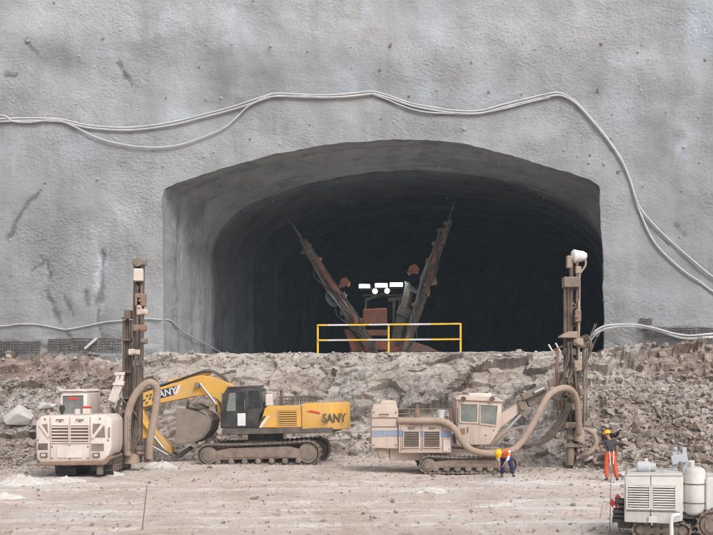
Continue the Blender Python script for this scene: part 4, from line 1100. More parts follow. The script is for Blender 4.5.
    # things on the roof: ladder handles, exhaust
    m = MB(); m.lathe(B(419, 420.6, 1.4), (0, 0, 1), [(0, .12), (.3, .12), (.32, .07), (.55, .06)], 12); m.build('exhaust_pipe', M['rust'], root)
    m = MB(); m.lathe(B(452.5, 421, .5), (0, 0, 1), [(0, .08), (.36, .08), (.42, .04), (.5, .035)], 12); m.build('extinguisher', M['rust'], root)
    # boom: lower arm, upper arm, cylinder
    y = .9
    m = MB(); m.prism([L2(*p) for p in ((466, 446), (472, 438), (520, 403), (527, 402), (530, 408), (482, 446), (474, 452))], y - .2, y + .2, 'y', .03); m.build('boom_arm', mt, root, False)
    m = MB(); m.bar(B(512, 404, y - .3), B(526, 397.5, y - .3), .1, .12, .01); m.bar(B(524, 398.5, y - .3), B(549, 387, y - .3), .22, .26, .03); m.bar(B(530, 404, y), B(552, 394, y), .32, .36, .03); m.bar(B(548, 392, y), B(566, 398, y + 1), .3, .34, .03); m.build('upper_boom', M['steel'], root, False)
    m = MB(); m.cyl(B(536, 393.4, y - .44), B(546, 388.8, y - .44), .07, seg=12); m.build('rod', M['chrome'], root)
    m = MB(); m.cyl(B(492, 446, y - .3), B(508, 432, y - .3), .11); c1 = m.build('lift_cylinder', M['hose'], root); m = MB(); m.cyl(B(508, 432, y - .3), B(523, 416, y - .3), .06); m.build('rod', M['chrome'], c1)
    m = MB(); m.prism([L2(*p) for p in ((520, 402), (528, 401), (532, 414), (527, 420), (521, 414))], y - .3, y + .3, 'y', .03); m.cyl(B(525, 408, y - .4), B(525, 408, y + .4), .12); m.build('knuckle', M['steel'], root, False)
    # mast
    ym = 3.2; k_ = (F / s + ym) * s / F      # the mast stands further off: same picture place, larger offsets
    def Q(px, py, dy=0.0):
        d = F / s + ym + dy
        w_ = P(px, py, d); return (w_.x - root.location.x, ym + dy, w_.z)
    m = MB()
    for a, b in ((571.2, 569.8), (576.6, 576.6)): m.bar(Q(b, 462), Q(a, 258), .11, .30, .01)
    m.bar(Q(573.4, 460, .2), Q(574, 262, .2), .26, .06)
    for k in range(19):
        py = 292 + k * 9.2; m.bar(Q(571, py, -.1), Q(577, py + (5 if k % 2 else -5), -.1), .05, .06)
    ms = m.build('mast', M['mast_steel'], root, False)
    m = MB(); m.cyl(Q(578.8, 300, -.2), Q(578.4, 452, -.2), .05, seg=10); m.cyl(Q(579.8, 268, -.1), Q(579.4, 330, -.1), .035, seg=8); m.build('feed_rod', M['hose'], ms)
    m = MB()      # pale cover tied over the mast head
    V = m.lathe(Q(571.4, 256.5), (1, 0, .05), [(0, .16), (.1, .27), (.3, .24), (.5, .20), (.62, .10)], 14)
    bmesh.ops.transform(m.bm, matrix=Matrix.Identity(4), verts=m.bm.verts)
    for v in m.bm.verts: v.co += Vector((0, 0, .06 * fb(v.co.x, v.co.y, v.co.z, 4, 2)))
    m.build('head_cover', M['decalwhite'], ms)
    m = MB(); m.tube([Q(585, 257, -.1), Q(585.5, 265, -.1), Q(581, 272, -.1), Q(578.8, 276, -.1)], .045); m.box(Q(569, 262, -.05), (.2, .3, .5), None, .03); m.box(Q(578, 270, -.05), (.24, .26, .3), None, .03); m.build('head_bracket', M['hose'], ms)
    m = MB(); m.box(Q(571, 282.5, -.1), (.66, .55, .42), None, .03); m.build('rotary_head', M['steel'], ms, False)
    m = MB()
    for px in (564.8, 568.2): m.cyl(Q(px + .6, 400, -.1), Q(px, 288, -.1), .07, seg=10)
    m.bar(Q(566.4, 430, .1), Q(566, 290, .1), .10, .2); m.build('rod_magazine', M['mast_steel'], ms)
    m = MB(); m.prism([(Q(557.5, 0)[0], Q(0, 338)[2]), (Q(559.5, 0)[0], Q(0, 335.6)[2]), (Q(566, 0)[0], Q(0, 332)[2]), (Q(575.4, 0)[0], Q(0, 331.6)[2]), (Q(575.4, 0)[0], Q(0, 338.4)[2])], ym - .5, ym + .1, 'y', .02); m.build('rod_tray', M['hose'], ms, False)
    for (px, py, w_, h_) in ((577.5, 316, .24, .5), (578, 342, .4, .3), (569, 352, .5, .28), (576, 366, .42, .44), (568, 376, .36, .6), (573, 392, .8, .3), (569, 404, .4, .5), (578, 414, .3, .5), (572, 425, .6, .24)):
        m = MB(); m.box(Q(px, py, -.25), (w_, .34, h_), None, .04); m.cyl(Q(px - 2, py, -.48), Q(px + 1.5, py + 2, -.35), .06, seg=8); m.build('mast_bracket', M[random.choice(['hose', 'rust', 'steel', 'dark'])], ms, False)
    # second guide pipe on the right
    m = MB(); m.cyl(Q(583.6, 345, .1), Q(584.4, 428, .1), .06, seg=10); m.cyl(Q(586.6, 350, .1), Q(587, 420, .1), .03, seg=8); m.box(Q(584, 345, .1), (.4, .3, .24), None, .03); m.build('guide_pipe', M['steel'], ms)
    m = MB(); rr = random.Random(11)
    for k in range(14):
        a = (rr.uniform(566, 582), rr.uniform(330, 380)); b = (rr.uniform(555, 582), rr.uniform(385, 432)); mid = ((a[0] + b[0]) / 2 + rr.uniform(-9, 9), (a[1] + b[1]) / 2 + rr.uniform(-10, 18))
        m.tube([Q(*a, -.4), Q(*mid, -.6 + rr.uniform(-.3, .2)), Q(*b, -.4)], rr.uniform(.03, .05), 6)
    for k in range(5):
        m.tube([Q(579 + k, 338, -.1), Q(588 + k, 336 + k * 2, -.2), Q(590 - k, 352 + 3 * k, -.2), Q(582, 362 + 3 * k, -.2)], .035, 6)
    for k in range(4):      # bundle hanging from the mast to the left foot
        m.tube([Q(570 + k, 392, -.3), Q(566 + k * 1.3, 408, -.5), Q(556 + k * 1.4, 424 + k, -.6), Q(543 + k, 438 + k, -.6), Q(530 - 3 * k, 446, -.7)], .06, 6)
    m.build('hydraulic_hoses', M['thin_hose'], ms)
    m = MB(); m.lathe(Q(579.5, 441, -.3), (0, 0, 1), [(0, .22), (.3, .24), (.42, .20), (.5, .12)], 16); m.build('dust_hood', M['hose'], ms)
    m = MB(); m.lathe(Q(570.5, 465, -.1), (0, 0, 1), [(0, .17), (1.0, .15), (1.04, .26), (1.2, .26), (1.24, .16), (1.5, .15)], 14); m.box(Q(571.5, 445, -.1), (.7, .5, .16), None, .02); m.build('rod_clamp', M['steel'], ms)
    m = MB(); m.bar(Q(556, 380, -.1), Q(558, 350, -.1), .10, .12, .01); m.bar(Q(548, 384, -.1), Q(560, 380, -.1), .2, .3, .02); m.bar(Q(558, 410, -.1), Q(562, 372, -.1), .4, .36, .03); m.build('feed_cradle', M['rust'], ms, False)
    # fat suction hose from the collector to the mast
    m = MB()
    def H(px, py, d): w_ = P(px, py, d); return (w_.x - root.location.x, w_.y - root.location.y, w_.z)
    d0 = F / s
    m.tube([H(398, 420.6, d0 + .1), H(415, 420.8, d0 - .06), H(436, 420.6, d0 - .06), H(447, 423.2, d0 - .1), H(454, 428.5, d0 - .2), H(459, 436, d0 - .25), H(464.5, 444, d0 - .3), H(473, 450.5, d0 - .4), H(487, 453.2, d0 - .4), H(501, 452.5, d0 - .2), H(513, 449.5, d0), H(522, 441, d0 + .1), H(531, 427, d0 + .2), H(540, 409.5, d0 + .25), H(548, 396, d0 + .4), H(557, 389.5, d0 + .8), H(567, 388.2, d0 + 1.4), H(574, 393.5, d0 + 1.9), H(577.4, 404, d0 + 2.2), H(578.6, 420, d0 + 2.45), H(579, 433, d0 + 2.7)], .122, 12, 10, .10)
    m.build('dust_hose', M['hose'], root)
    m = MB(); m.tube([Q(582, 429.5, -.3), Q(589, 430, -.4), Q(595, 436, -.4), Q(595.6, 445, -.4), Q(589, 453, -.4), Q(577, 459, -.3)], .09, 10, 8, .06); m.build('outlet_hose', M['hose'], root)
    # bucket on the engine house
    z = L2(0, 420)[1]
    t_ = thing('bucket', 'white plastic bucket standing on the beige rig beside the cab', 'bucket', root.location + Vector((L2(442.2, 0)[0], .6, z)))
    m = MB(); m.lathe((0, 0, 0), (0, 0, 1), [(0, .12), (.26, .155), (.27, .165), (.29, .165), (.30, .15)], 18); m.build('body', M['railwhite'], t_)
    m = MB(); m.lathe((0, 0, .30), (0, 0, 1), [(0, .165), (.035, .165), (.04, .12)], 18); m.build('lid', M['paleshirt'], t_)
rig_centre()

# ------------------------------------------------------------------ small rig in the near right corner
def rig_small():
    s = 45.0; ox, oy = 660, 540
    def L2(px, py): return ((px - ox) / s, (oy - py) / s)
    root = thing('compressor_rig', 'small off-white crawler compressor with upright air tank at the right', 'compressor', ((ox - CX) / s, F / s, 0), (0, 0, R(-13)))
    def B(px, py, y=0.0): q = L2(px, py); return (q[0], y, q[1])
    wt = M['white']
    m = MB(); m.prism([L2(*p) for p in ((625, 523), (625.2, 477), (627.5, 474.8), (680, 474.2), (682.3, 476.6), (682, 520.5), (668, 523.8))], 0, 1.5, 'y', .035, 2); bd = m.build('canopy', wt, root, True, 40)
    for a, b in ((628.6, 649.4), (653, 674.4)):
        (x0, z1), (x1, z0) = L2(a, 486), L2(b, 508)
        louvre(root, x0, x1, z0, z1, -.012, 9, wt, wt)
    m = MB(); a = L2(651.2, 0)[0]; m.box((a, -.004, 1.0 - .02), (.012, .012, .9)); m.box((L2(653, 0)[0], -.004, L2(0, 511.5)[1]), (1.15, .012, .012)); m.build('panel_seam', M['grille'], bd, False)
    m = MB(); m.box(B(652.6, 519.5, -.03), (.18, .05, .14), None, .01); m.cyl(B(652, 524.8, -.04), B(652, 512, -.04), .012, seg=6); m.build('latch', wt, bd, False)
    m = MB(); m.prism([L2(*p) for p in ((626, 476.4), (682, 475.6), (681.4, 473), (664, 472.6), (660, 473.6), (628, 474.6))], -.02, 1.52, 'y', .01); m.build('canopy_lid', wt, bd, False)
    # upright air receiver
    x, z = L2(694, 515.4)
    m = MB(); r_ = .235; h_ = 1.09
    m.lathe((x, .25, z), (0, 0, 1), [(0, r_ * .5), (.03, r_ * .8), (.09, r_), (h_ - .12, r_), (h_ - .05, r_ * .86), (h_ - .01, r_ * .55), (h_, r_ * .2)], 28); m.build('air_tank', wt, root, True, 50)
    for py in (484.5, 503.5):
        z_ = L2(0, py)[1]; m = MB(); m.lathe((x, .25, z_), (0, 0, 1), [(0, r_ + .006), (.03, r_ + .006)], 28); m.box((x - r_ - .1, .2, z_), (.24, .08, .03)); m.build('tank_strap', M['steel'], root)
    m = MB(); m.cyl(B(691, 467, .25), B(691, 462, .25), .06, seg=12); m.cyl(B(688, 462, .25), B(694, 462, .25), .035, seg=8); m.build('valve', wt, root)
    # air filter lying on the lid
    m = MB(); m.lathe(B(637.6, 469.2, .7), (1, -.12, 0), [(0, .10), (.015, .105), (.03, .125), (.28, .125), (.30, .10), (.42, .09)], 18); m.box(B(646, 473, .7), (.3, .12, .06)); m.build('air_filter', M['paleblue'], root)
    m = MB(); m.cyl(B(646.5, 464, .7), B(646.5, 460.5, .7), .045, seg=12); m.build('filter_cap', wt, root)
    m = MB()
    for px in (675.6, 685.2): m.bar(B(px, 476, 1.0), B(px, 449.5, 1.0), .10, .06, .01)
    m.bar(B(672.5, 463, .9), B(688, 459.6, .9), .06, .2, .01); m.cyl(B(676, 452, .97), B(676, 449, .97), .05, seg=8); m.build('mast_fork', M['paleblue'], root, False)
    m = MB(); m.lathe(B(681, 474, .7), (0, 0, 1), [(0, .05), (.22, .05), (.24, .03)], 10); m.build('exhaust_pipe', M['steel'], root)
    # right-hand box behind the tank
    m = MB(); m.prism([L2(*p) for p in ((704, 513), (704, 478.5), (706, 476.8), (735, 477), (736, 513))], .1, 1.5, 'y', .03); m.build('control_box', M['white'], root, False)
    # frame, dark stack on the left
    m = MB(); m.box(B(668, 526, .8), (2.2, 1.0, .22), None, .02)
    m.box(B(700, 517, .5), (.9, .7, .10), None, .02); m.build('chassis', M['dark'], root, False)
    m = MB()
    for k, (px, py, w_) in enumerate(((621.5, 503.4, .26), (623.5, 508, .2), (620.5, 513.5, .3), (621, 518, .32), (620.6, 522.5, .34))):
        m.box(B(px, py, .4), (w_, .6, .075), None, .015)
    m.cyl(B(619, 503, .3), B(626, 506, .3), .07, seg=10); m.build('step_stack', M['black'], root, False)
    crawler(root, L2(641, 0)[0], .2, .17, L2(682, 0)[0], .2, .17, .1, .45, .13, rollers=4)
    crawler(root, L2(641, 0)[0], .2, .17, L2(682, 0)[0], .2, .17, 1.2, 1.55, .13, rollers=4)
    crawler(root, L2(711, 0)[0], .36, .32, L2(742, 0)[0], .36, .32, .0, .40, .13, rollers=3)
    m = MB(); m.tube([B(671, 548, -.3), B(670.8, 530, -.3), B(670.6, 519, -.3), B(671.4, 515, -.3), B(674, 513.4, -.28), B(678, 513.2, -.2)], .045, 10); m.build('coolant_pipe', M['decalwhite'], root)
rig_small()

# ------------------------------------------------------------------ drilling jumbo in the tunnel
def jumbo():
    d = 71.0; s = F / d
    root = thing('drilling_jumbo', 'orange drilling jumbo with two raised booms and lit work lamps in the tunnel', 'drilling jumbo', (P(376, 0, d).x, d, FL))
    def B(px, py, y=0.0):
        w_ = P(px, py, d + y); return (w_.x - root.location.x, y, w_.z - FL)
    m = MB(); m.box(B(376, 349, 2.5), (3.0, 5.5, .9), None, .06); m.build('carrier', M['orange'], root, False)
    for x in (-1.3, 1.3):
        for y in (.6, 4.2):
            m = MB(); m.lathe((x - .25, y, .55), (1, 0, 0), [(0, .2), (.02, .5), (.1, .58), (.42, .58), (.5, .5), (.52, .2)], 20); m.build('wheel', M['rubber'], root)
    m = MB(); m.prism([(B(362.5, 0)[0], B(0, 325)[2]), (B(362.8, 0)[0], B(0, 309.5)[2]), (B(387, 0)[0], B(0, 308.5)[2]), (B(387, 0)[0], B(0, 325)[2])], -.6, .6, 'y', .05); m.build('front_panel', M['orange'], root, False)
    m = MB(); m.box(B(381, 345, -.5), (.75, .5, .6), None, .04); m.box(B(376, 333, -.2), (1.5, .8, .35), None, .04); m.build('winch_housing', M['orange'], root, False)
    m = MB()
    for px in (393, 399, 406): m.bar(B(px, 352, .5), B(px + 1, 300, .5), .16, .2, .02)
    m.bar(B(388, 300, .5), B(412, 297, .5), .2, .25, .02); m.bar(B(364, 352, .6), B(366, 300, .6), .14, .2); m.bar(B(366, 300, .4), B(392, 290, .4), .12, .15); m.build('canopy_frame', M['dark'], root, False)
    m = MB(); m.box(B(382, 296, 1.2), (2.4, 1.6, .12), None, .03); m.build('canopy_roof', M['dark'], root, False)
    # lamps
    for px, py, wd in ((364.4, 286.2, .60), (381.2, 285.4, .68), (396.4, 284.6, .72)):
        m = MB(); m.box(B(px, py, -.5), (wd + .08, .16, .30), None, .02); h = m.build('lamp_housing', M['black'], root, False)
        m = MB(); m.box(B(px, py, -.60), (wd, .04, .20), None, .01); m.build('lamp', M['lamp'], h, False)
    for px, py in ((375, 291.4), (387, 291.0)):
        m = MB(); c = B(px, py, -.45); m.lathe(c, (0, -1, 0), [(0, .1), (.1, .17), (.14, .17)], 16); h = m.build('lamp_housing', M['black'], root)
        m = MB(); m.lathe((c[0], c[1] - .142, c[2]), (0, -1, 0), [(0, .14), (.02, .13)], 16); m.build('lamp', M['lamp'], h)
    m = MB(); m.bar(B(360, 289.5, -.3), B(404, 287, -.3), .1, .12); m.build('lamp_bar', M['dark'], root, False)
    # booms with feed beams
    def feed(a, b, side, seg_o):
        A, Bq = Vector(B(*a)), Vector(B(*b)); dr = (Bq - A)
        at = lambda u, off=0.0, dy=0.0: A + dr * u + Vector((off * -dr.z, 0, off * dr.x)) / dr.length + Vector((0, dy, 0))
        m = MB(); m.bar(at(0), at(1), .42, .30, .02); fo = m.build('feed_beam', M['mast_steel'], root, False)
        m = MB(); m.bar(at(.0, .22, -.1), at(.97, .22, -.1), .1, .10); m.bar(at(.05, -.22, -.1), at(.8, -.22, -.1), .06, .08); m.build('rail', M['dark'], fo, False)
        for u0, u1, o_ in seg_o:
            m = MB(); m.bar(at(u0, o_, -.22), at(u1, o_, -.22), .34, .28, .03); m.build('drifter', M['orange'], fo, False)
        m = MB(); m.cyl(at(.02, .08, -.28), at(.6, .08, -.28), .045, seg=8); m.cyl(at(-.13, .05, -.2), at(.1, .05, -.2), .03, seg=8); m.build('drill_rod', M['steel'], fo)
        rj = random.Random(int(a[0]))
        m = MB()
        for k in range(9):
            u0 = rj.uniform(.1, .75); o0 = rj.uniform(-.35, .35)
            m.tube([at(u0, o0, -.3), at(u0 + .07, o0 * 1.6 + rj.uniform(-.25, .25), -.5), at(u0 + .16, o0 + rj.uniform(-.2, .2), -.45), at(u0 + .24, o0 * .6, -.3)], .035, 6)
        m.build('loose_hoses', M['rubber'], fo)
        for k in range(7):
            u0 = .08 + .11 * k + rj.uniform(-.03, .03); o0 = rj.choice((-.3, .3)) + rj.uniform(-.06, .06)
            m = MB(); m.box(at(u0, o0, -.15), (rj.uniform(.18, .36), .3, rj.uniform(.2, .55)), Matrix.Rotation(rj.uniform(-.6, .6), 3, 'Y'), .04); m.build('feed_bracket', M[rj.choice(['dark', 'mast_steel', 'rust'])], fo, False)
        for u in (.01, .06, .16, .33, .47):
            m = MB(); m.box(at(u, .05, -.2), (.5, .3, .22), Matrix.Rotation(rj.uniform(-.5, .5), 3, 'Y'), .04); m.build('centraliser', M['dark'], fo, False)
        m = MB()
        for k in range(3): m.tube([at(.12 + .05 * k, -.2, -.1), at(.3 + .04 * k, -.28 - .05 * k, -.3), at(.5 + .05 * k, -.25, -.2), at(.75, -.2, -.1)], .04, 6)
        m.build('hydraulic_hoses', M['cable_dark'], fo)
        return at
    at = feed((302.5, 241, -.5), (376, 354, -1.2), 1, ((.16, .30, .10), (.30, .47, .05), (.66, .74, .05)))
    at2 = feed((447, 222, -.5), (402, 356, -1.2), -1, ((.17, .33, -.05), (.37, .54, .05)))
    m = MB(); m.cyl(B(284, 213, -.3), B(303, 242, -.5), .035, seg=8); m.build('drill_steel', M['dark'], root)
    for (pts, rot_c) in (([(366, 345, 0), (352, 320, -.3), (342, 300, -.5)], (345, 283)), ([(396, 345, 0), (404, 312, -.3), (410, 285, -.5)], (414, 270))):
        m = MB(); m.bar(B(*pts[0]), B(*pts[1]), .5, .6, .04); m.bar(B(*pts[1]), B(*pts[2]), .42, .46, .04); q0 = B(*pts[1]); m.box(q0, (.8, .6, .6), Matrix.Rotation(.4, 3, 'Y'), .06); m.build('boom', M['dark'], root, False)
        m = MB(); c = B(*rot_c, -.6); m.box(c, (.6, .5, .34), Matrix.Rotation(.3, 3, 'Y'), .06); m.cyl((c[0] - .35, c[1] - .2, c[2] - .22), (c[0] + .25, c[1] - .2, c[2] + .05), .13); m.cyl((c[0], c[1] - .35, c[2] + .1), (c[0], c[1] + .2, c[2] + .1), .2); m.build('rotation_unit', M['orange'], root, False)
    for cx, cy, sg in ((336, 297, 1), (416, 284, -1)):
        m = MB()
        for k in range(3):
            r_ = .38 + .1 * k
            c = Vector(B(cx, cy, -.7 - .05 * k))
            m.tube([c + Vector((sg * -r_ * .6, 0, r_)), c + Vector((-sg * r_, 0, 0)), c + Vector((-sg * r_ * .3, 0, -r_ * .9)), c + Vector((sg * r_ * .7, 0, -r_ * .5)), c + Vector((sg * r_ * 1.1, 0, .3 * r_))], .045, 6)
        m.build('hose_loops', M['cable_dark'], root)
    m = MB(); m.prism([(B(344, 0)[0], B(0, 330)[2]), (B(350, 0)[0], B(0, 329)[2]), (B(366, 0)[0], B(0, 352)[2]), (B(352, 0)[0], B(0, 352)[2])], -.6, .2, 'y', .04); m.build('boom_shield', M['orange'], root, False)
    m = MB(); m.prism([(B(408, 0)[0], B(0, 352)[2]), (B(412, 0)[0], B(0, 341)[2]), (B(428, 0)[0], B(0, 346)[2]), (B(440, 0)[0], B(0, 352)[2])], 0, .6, 'y', .04); m.build('jack_arm', M['rust'], root, False)
jumbo()

# ------------------------------------------------------------------ guard rail on the bench
def guard_rail():
    d = 60.9; x0 = P(317.8, 0, d).x
    zb = P(0, 354.5, d).z
    root = thing('guard_rail', 'yellow guard rail with pale bands at the lip of the rock bench', 'guard rail', (x0, d, zb))
    def B(px, py): w_ = P(px, py, d); return (w_.x - x0, 0, w_.z - zb)
    for px, pt in ((317.8, 324.5), (388.6, 324.8), (460.6, 323.4)):
        m = MB(); q = B(px, pt); m.box((q[0], 0, q[2] / 2), (.10, .08, q[2]), None, .01); m.build('post', M['yellow_clean'], root, False)
    for (a, b), dz in (((325.2, 323.8), 0), ((340.2, 339.2), 0)):
        m = MB(); n = 14
        for k in range(n):
            u0, u1 = k / n, (k + 1) / n
            p = Vector(B(317.8 + 142.8 * u0, a + (b - a) * u0)); q = Vector(B(317.8 + 142.8 * u1, a + (b - a) * u1))
            m.mi = 1 if (k % 4) in (1, 2) and k not in (0, 13) else 0
            off = Vector((0, -.07, 0)); m.bar(p + off, q + off, .06, .085)
        m.build('rail', [M['yellow_clean'], M['railwhite']], root, False)
guard_rail()
# ------------------------------------------------------------------ cables on the wall
def on_wall(px, py, off):
    x, z = w_xz(px, py)
    d = wall_y(x, z) - off
    return (x * d / WY, d, CH + (z - CH) * d / WY)
def cable(name, pts, r, label, off=.08, mt='cable', extra=None, cat='cable', group=None):
    q = []
    pp = catmull([(a, b, 0) for a, b in pts], 5)
    for i, p in enumerate(pp):
        q.append(on_wall(p.x, p.y, off + r))
    m = MB(); m.tube(q + (extra or []), r, 8, 2); o = m.build(name, M[mt])
    return tag(o, label, cat, group)
UP = [(-120, 128), (-60, 122), (0, 119), (25, 118), (50, 118.5), (62, 119.5), (90, 125.5), (130, 127.5), (170, 122.5), (205, 114), (235, 106), (262, 97), (276, 93.5), (300, 94.5), (330, 95), (355, 93), (372, 91.5), (388, 95.5), (410, 103), (430, 107), (455, 110.5), (480, 110.5), (505, 104), (530, 98), (545, 94.5), (560, 93), (575, 101), (590, 117), (605, 135), (619, 155), (628, 174), (635, 196)]
cable('power_cable', UP + [(640, 212), (655, 243), (680, 268), (700, 282), (716, 293), (760, 315), (860, 350)], .05, 'thick pale cable forking lower at right after crossing above the tunnel arch')
cable('power_cable', [(a + 1.0, b + 2.6) for a, b in UP] + [(643, 212), (662, 233), (690, 258), (716, 279), (760, 306), (860, 338)], .05, 'pale cable that takes the upper fork on the right of the arch', .10)
cable('power_cable', [(-120, 118), (-50, 114), (0, 115), (12, 121), (28, 122.5), (45, 120.5), (58, 120), (75, 127), (98, 138), (120, 144), (142, 147), (165, 147), (185, 143.5), (205, 136.5), (224, 128), (236, 118), (246, 108), (256, 102), (268, 97), (300, 96.5), (340, 97), (372, 94)], .045, 'pale cable sagging lowest in a long loop left of the arch', .12)
cable('power_cable', [(372, 94), (386, 99), (405, 107), (425, 112), (450, 113.5), (480, 113), (505, 108.5), (530, 102), (550, 97.5)], .04, 'thin pale cable hanging just under the bundle over the arch crown', .10)
# the cable low on the left that runs into the tunnel
def lining_pt(t_, z):
    k = min(range(len(MP) // 2), key=lambda i: abs(MP[i, 1] - z)); m_ = smooth(.6, 9.0, t_)
    x = MP[k, 0] * (1 - m_) + IP[k, 0] * m_ + AX * t_ + .16; return (x, WY + t_ + .2, z)
cable('thin_cable', [(-120, 330), (-40, 324), (0, 326), (18, 324), (38, 324.5), (52, 327), (66, 329.3), (85, 326), (105, 322), (122, 320.6), (145, 318.8), (160, 319.5)], .035, 'thin grey cable strung low along the wall and into the tunnel mouth', .06, 'cable', [lining_pt(.4, 6.5), lining_pt(2, 6.0), lining_pt(4.5, 5.6), lining_pt(7, 5.2), lining_pt(9, 4.9), lining_pt(11, 4.7)])
e1 = [(583, 357), (586, 348), (592, 338), (599, 331.5), (609, 328), (624, 326.2), (642, 327), (658, 330), (673, 335.5), (688, 338.5), (716, 337), (760, 335), (860, 330)]
cable('power_cable', e1, .075, 'thick pale hose running from the right mast along the wall foot', .35)
cable('power_cable', [(586, 352), (592, 335), (602, 327), (615, 324.8), (634, 324.5), (654, 328), (672, 333), (690, 335.5), (716, 333.5), (760, 332), (860, 326)], .055, 'second pale hose lying just above the thick one at the wall foot', .42)
# hooks that carry the cable bundle
for px, py in ((57, 119), (268, 96), (330, 96), (372, 92.5), (545, 94), (612, 146)):
    m = MB(); p = Vector(on_wall(px, py + 2.2, -.05)); q = Vector(on_wall(px, py + 2.2, .24)); m.cyl(p, q, .022, seg=8); m.cyl(q, q + Vector((0, 0, .14)), .022, seg=8); m.cyl(p + Vector((0, -.1, 0)), p + Vector((0, -.14, 0)), .07, seg=10)
    tag(m.build('cable_hook', M['bolt']), 'small steel hook carrying the cable bundle on the wall', 'hook', 'hooks under the cable bundle')
# anchors and rebar stubs
AN = [(54, 3, 2), (206, 44, 1), (232, 44, 2), (103, 39, 1), (79, 56, 1), (13, 101, 1), (166, 98, 2), (206, 99, 3), (221, 98, 2), (199, 67, 1), (204, 156, 2), (214, 152, 2), (163, 167, 1), (98, 179, 2), (33, 74, 1), (253, 1, 1), (271, 46, 2), (351, 47, 1), (390, 46, 3), (308, 51, 2), (352, 68, 1), (380, 70, 2), (453, 47, 1), (472, 62, 2),
      (409, 96, 2), (437, 90, 1), (464, 129, 2), (381, 119, 1), (394, 122, 1), (310, 124, 2), (250, 139, 2), (280, 144, 1), (523, 43, 1), (601, 44, 2), (642, 45, 1), (638, 52, 1), (598, 91, 3), (639, 85, 2), (641, 91, 1), (612, 115, 1), (666, 112, 2), (699, 117, 2), (489, 92, 3), (522, 94, 2), (684, 147, 3), (611, 139, 1), (564, 150, 1), (578, 156, 2), (590, 155, 1), (589, 163, 2), (604, 164, 2),
      (618, 172, 3), (643, 186, 3), (626, 171, 1), (681, 191, 1), (680, 237, 1), (664, 300, 1), (604, 300, 1), (486, 63, 1), (535, 49, 1), (561, 48, 1), (28, 41, 1), (135, 258, 1), (12, 275, 1), (10, 240, 2), (4, 305, 1), (45, 183, 1), (700, 162, 2), (649, 60, 1), (705, 60, 1), (120, 30, 1), (76, 104, 1)]
ANP = {}
def anchor_proto(k, lg):
    m = MB()
    if k == 1: m.cyl((0, .1, 0), (0, -.10, 0), .035, seg=8); m.lathe((0, -.02, 0), (0, -1, 0), [(0, .08), (.03, .06)], 8)
    elif k == 2: m.box((0, .0, 0), (.16, .05, .16), Matrix.Rotation(.5, 3, 'Y'), .01); m.cyl((0, .1, 0), (.02, -.18, .03), .035, seg=8); m.lathe((0, -.03, 0), (0, -1, 0), [(0, .06), (.05, .06)], 6)
    else: m.box((0, .0, 0), (.2, .06, .2), None, .02); m.cyl((0, .1, 0), (.05, -.32, .10), .03, seg=8); m.cyl((.05, -.32, .10), (.13, -.34, .02), .028, seg=8); m.lathe((0, -.03, 0), (0, -1, 0), [(0, .09), (.05, .07)], 8)
    return m.build('rock_anchor', M['bolt' if lg else 'bolt_rust'])
for i, (px, py, k) in enumerate(AN):
    key = (k, i % 3 > 0)
    if key not in ANP: ANP[key] = anchor_proto(*key); o = ANP[key]
    else: o = ANP[key].copy(); C.objects.link(o)
    o.location = on_wall(px, py, .0); o.rotation_euler = (0, random.uniform(0, 6), 0)
    o.scale = [random.uniform(.6, .95)] * 3
    tag(o, 'short steel anchor stub sticking out of the sprayed grey wall', 'anchor', 'rock anchors in the wall')
# anchors in the tunnel roof
tp = None
for i in range(26):
    t_ = random.uniform(1.0, 20); k = int(random.uniform(.28, .8) * len(MP)); m_ = smooth(.6, 9, t_)
    x = MP[k, 0] * (1 - m_) + IP[k, 0] * m_; z = MP[k, 1] * (1 - m_) + IP[k, 1] * m_
    n_ = Vector((x - 1.4, 0, z - 7.5)).normalized()
    if tp is None:
        m = MB(); m.box((0, 0, .0), (.22, .22, .05), None, .01); m.cyl((0, 0, .1), (0, 0, -.14), .03, seg=8); tp = m.build('roof_bolt', M['bolt']); o = tp
    else: o = tp.copy(); C.objects.link(o)
    o.location = Vector((x + AX * t_, WY + t_, z)) - n_ * .12; o.rotation_euler = n_.to_track_quat('Z', 'Y').to_euler()
    o.scale = (.55, .55, .55)
    tag(o, 'small pale roof bolt plate in the dark tunnel lining', 'roof bolt', 'roof bolts in the tunnel')
# exposed reinforcing mesh at the foot of the wall
def rebar_mesh(px0, px1, py0, py1, label, rr):
    m = MB(); zt = None
    n = int((px1 - px0) / 2.6)
    for k in range(n + 1):
        px = px0 + (px1 - px0) * k / n + rr.uniform(-.5, .5)
        if rr.random() < .12: continue
        a, b = py0 + rr.uniform(-1, 3), py1 - rr.uniform(-1, 4)
        m.cyl(on_wall(px, a, .06), on_wall(px + rr.uniform(-.6, .6), b, .22 + rr.uniform(0, .1)), .025, seg=5)
    for py in np.arange(py0 + 1, py1, 2.6):
        m.tube([on_wall(px0 + (px1 - px0) * u, py + rr.uniform(-.7, .7), .10 + .12 * (py - py0) / (py1 - py0)) for u in (0, .2, .4, .6, .8, 1)], .027, 5, 3)
    o = m.build('rebar_mesh', M['rebar']); tag(o, label, 'rebar mesh')
rr = random.Random(21)
rebar_mesh(49, 121, 338, 352, 'bare reinforcing mesh showing at the foot of the wall left of the arch', rr)
rebar_mesh(0, 40, 341, 353, 'bare reinforcing mesh at the far left foot of the wall', rr)
rebar_mesh(645, 713, 327, 338, 'bare reinforcing mesh under the hoses at the right foot of the wall', rr)
rebar_mesh(640, 652, 318, 327, 'small torn patch of reinforcing mesh above the pale hoses', rr)
m = MB(); m.cyl(on_wall(84.5, 349, .5), on_wall(97, 338, .35), .075, seg=12); tag(m.build('steel_pipe', M['cable']), 'short pale pipe leaning on the bare mesh', 'pipe')
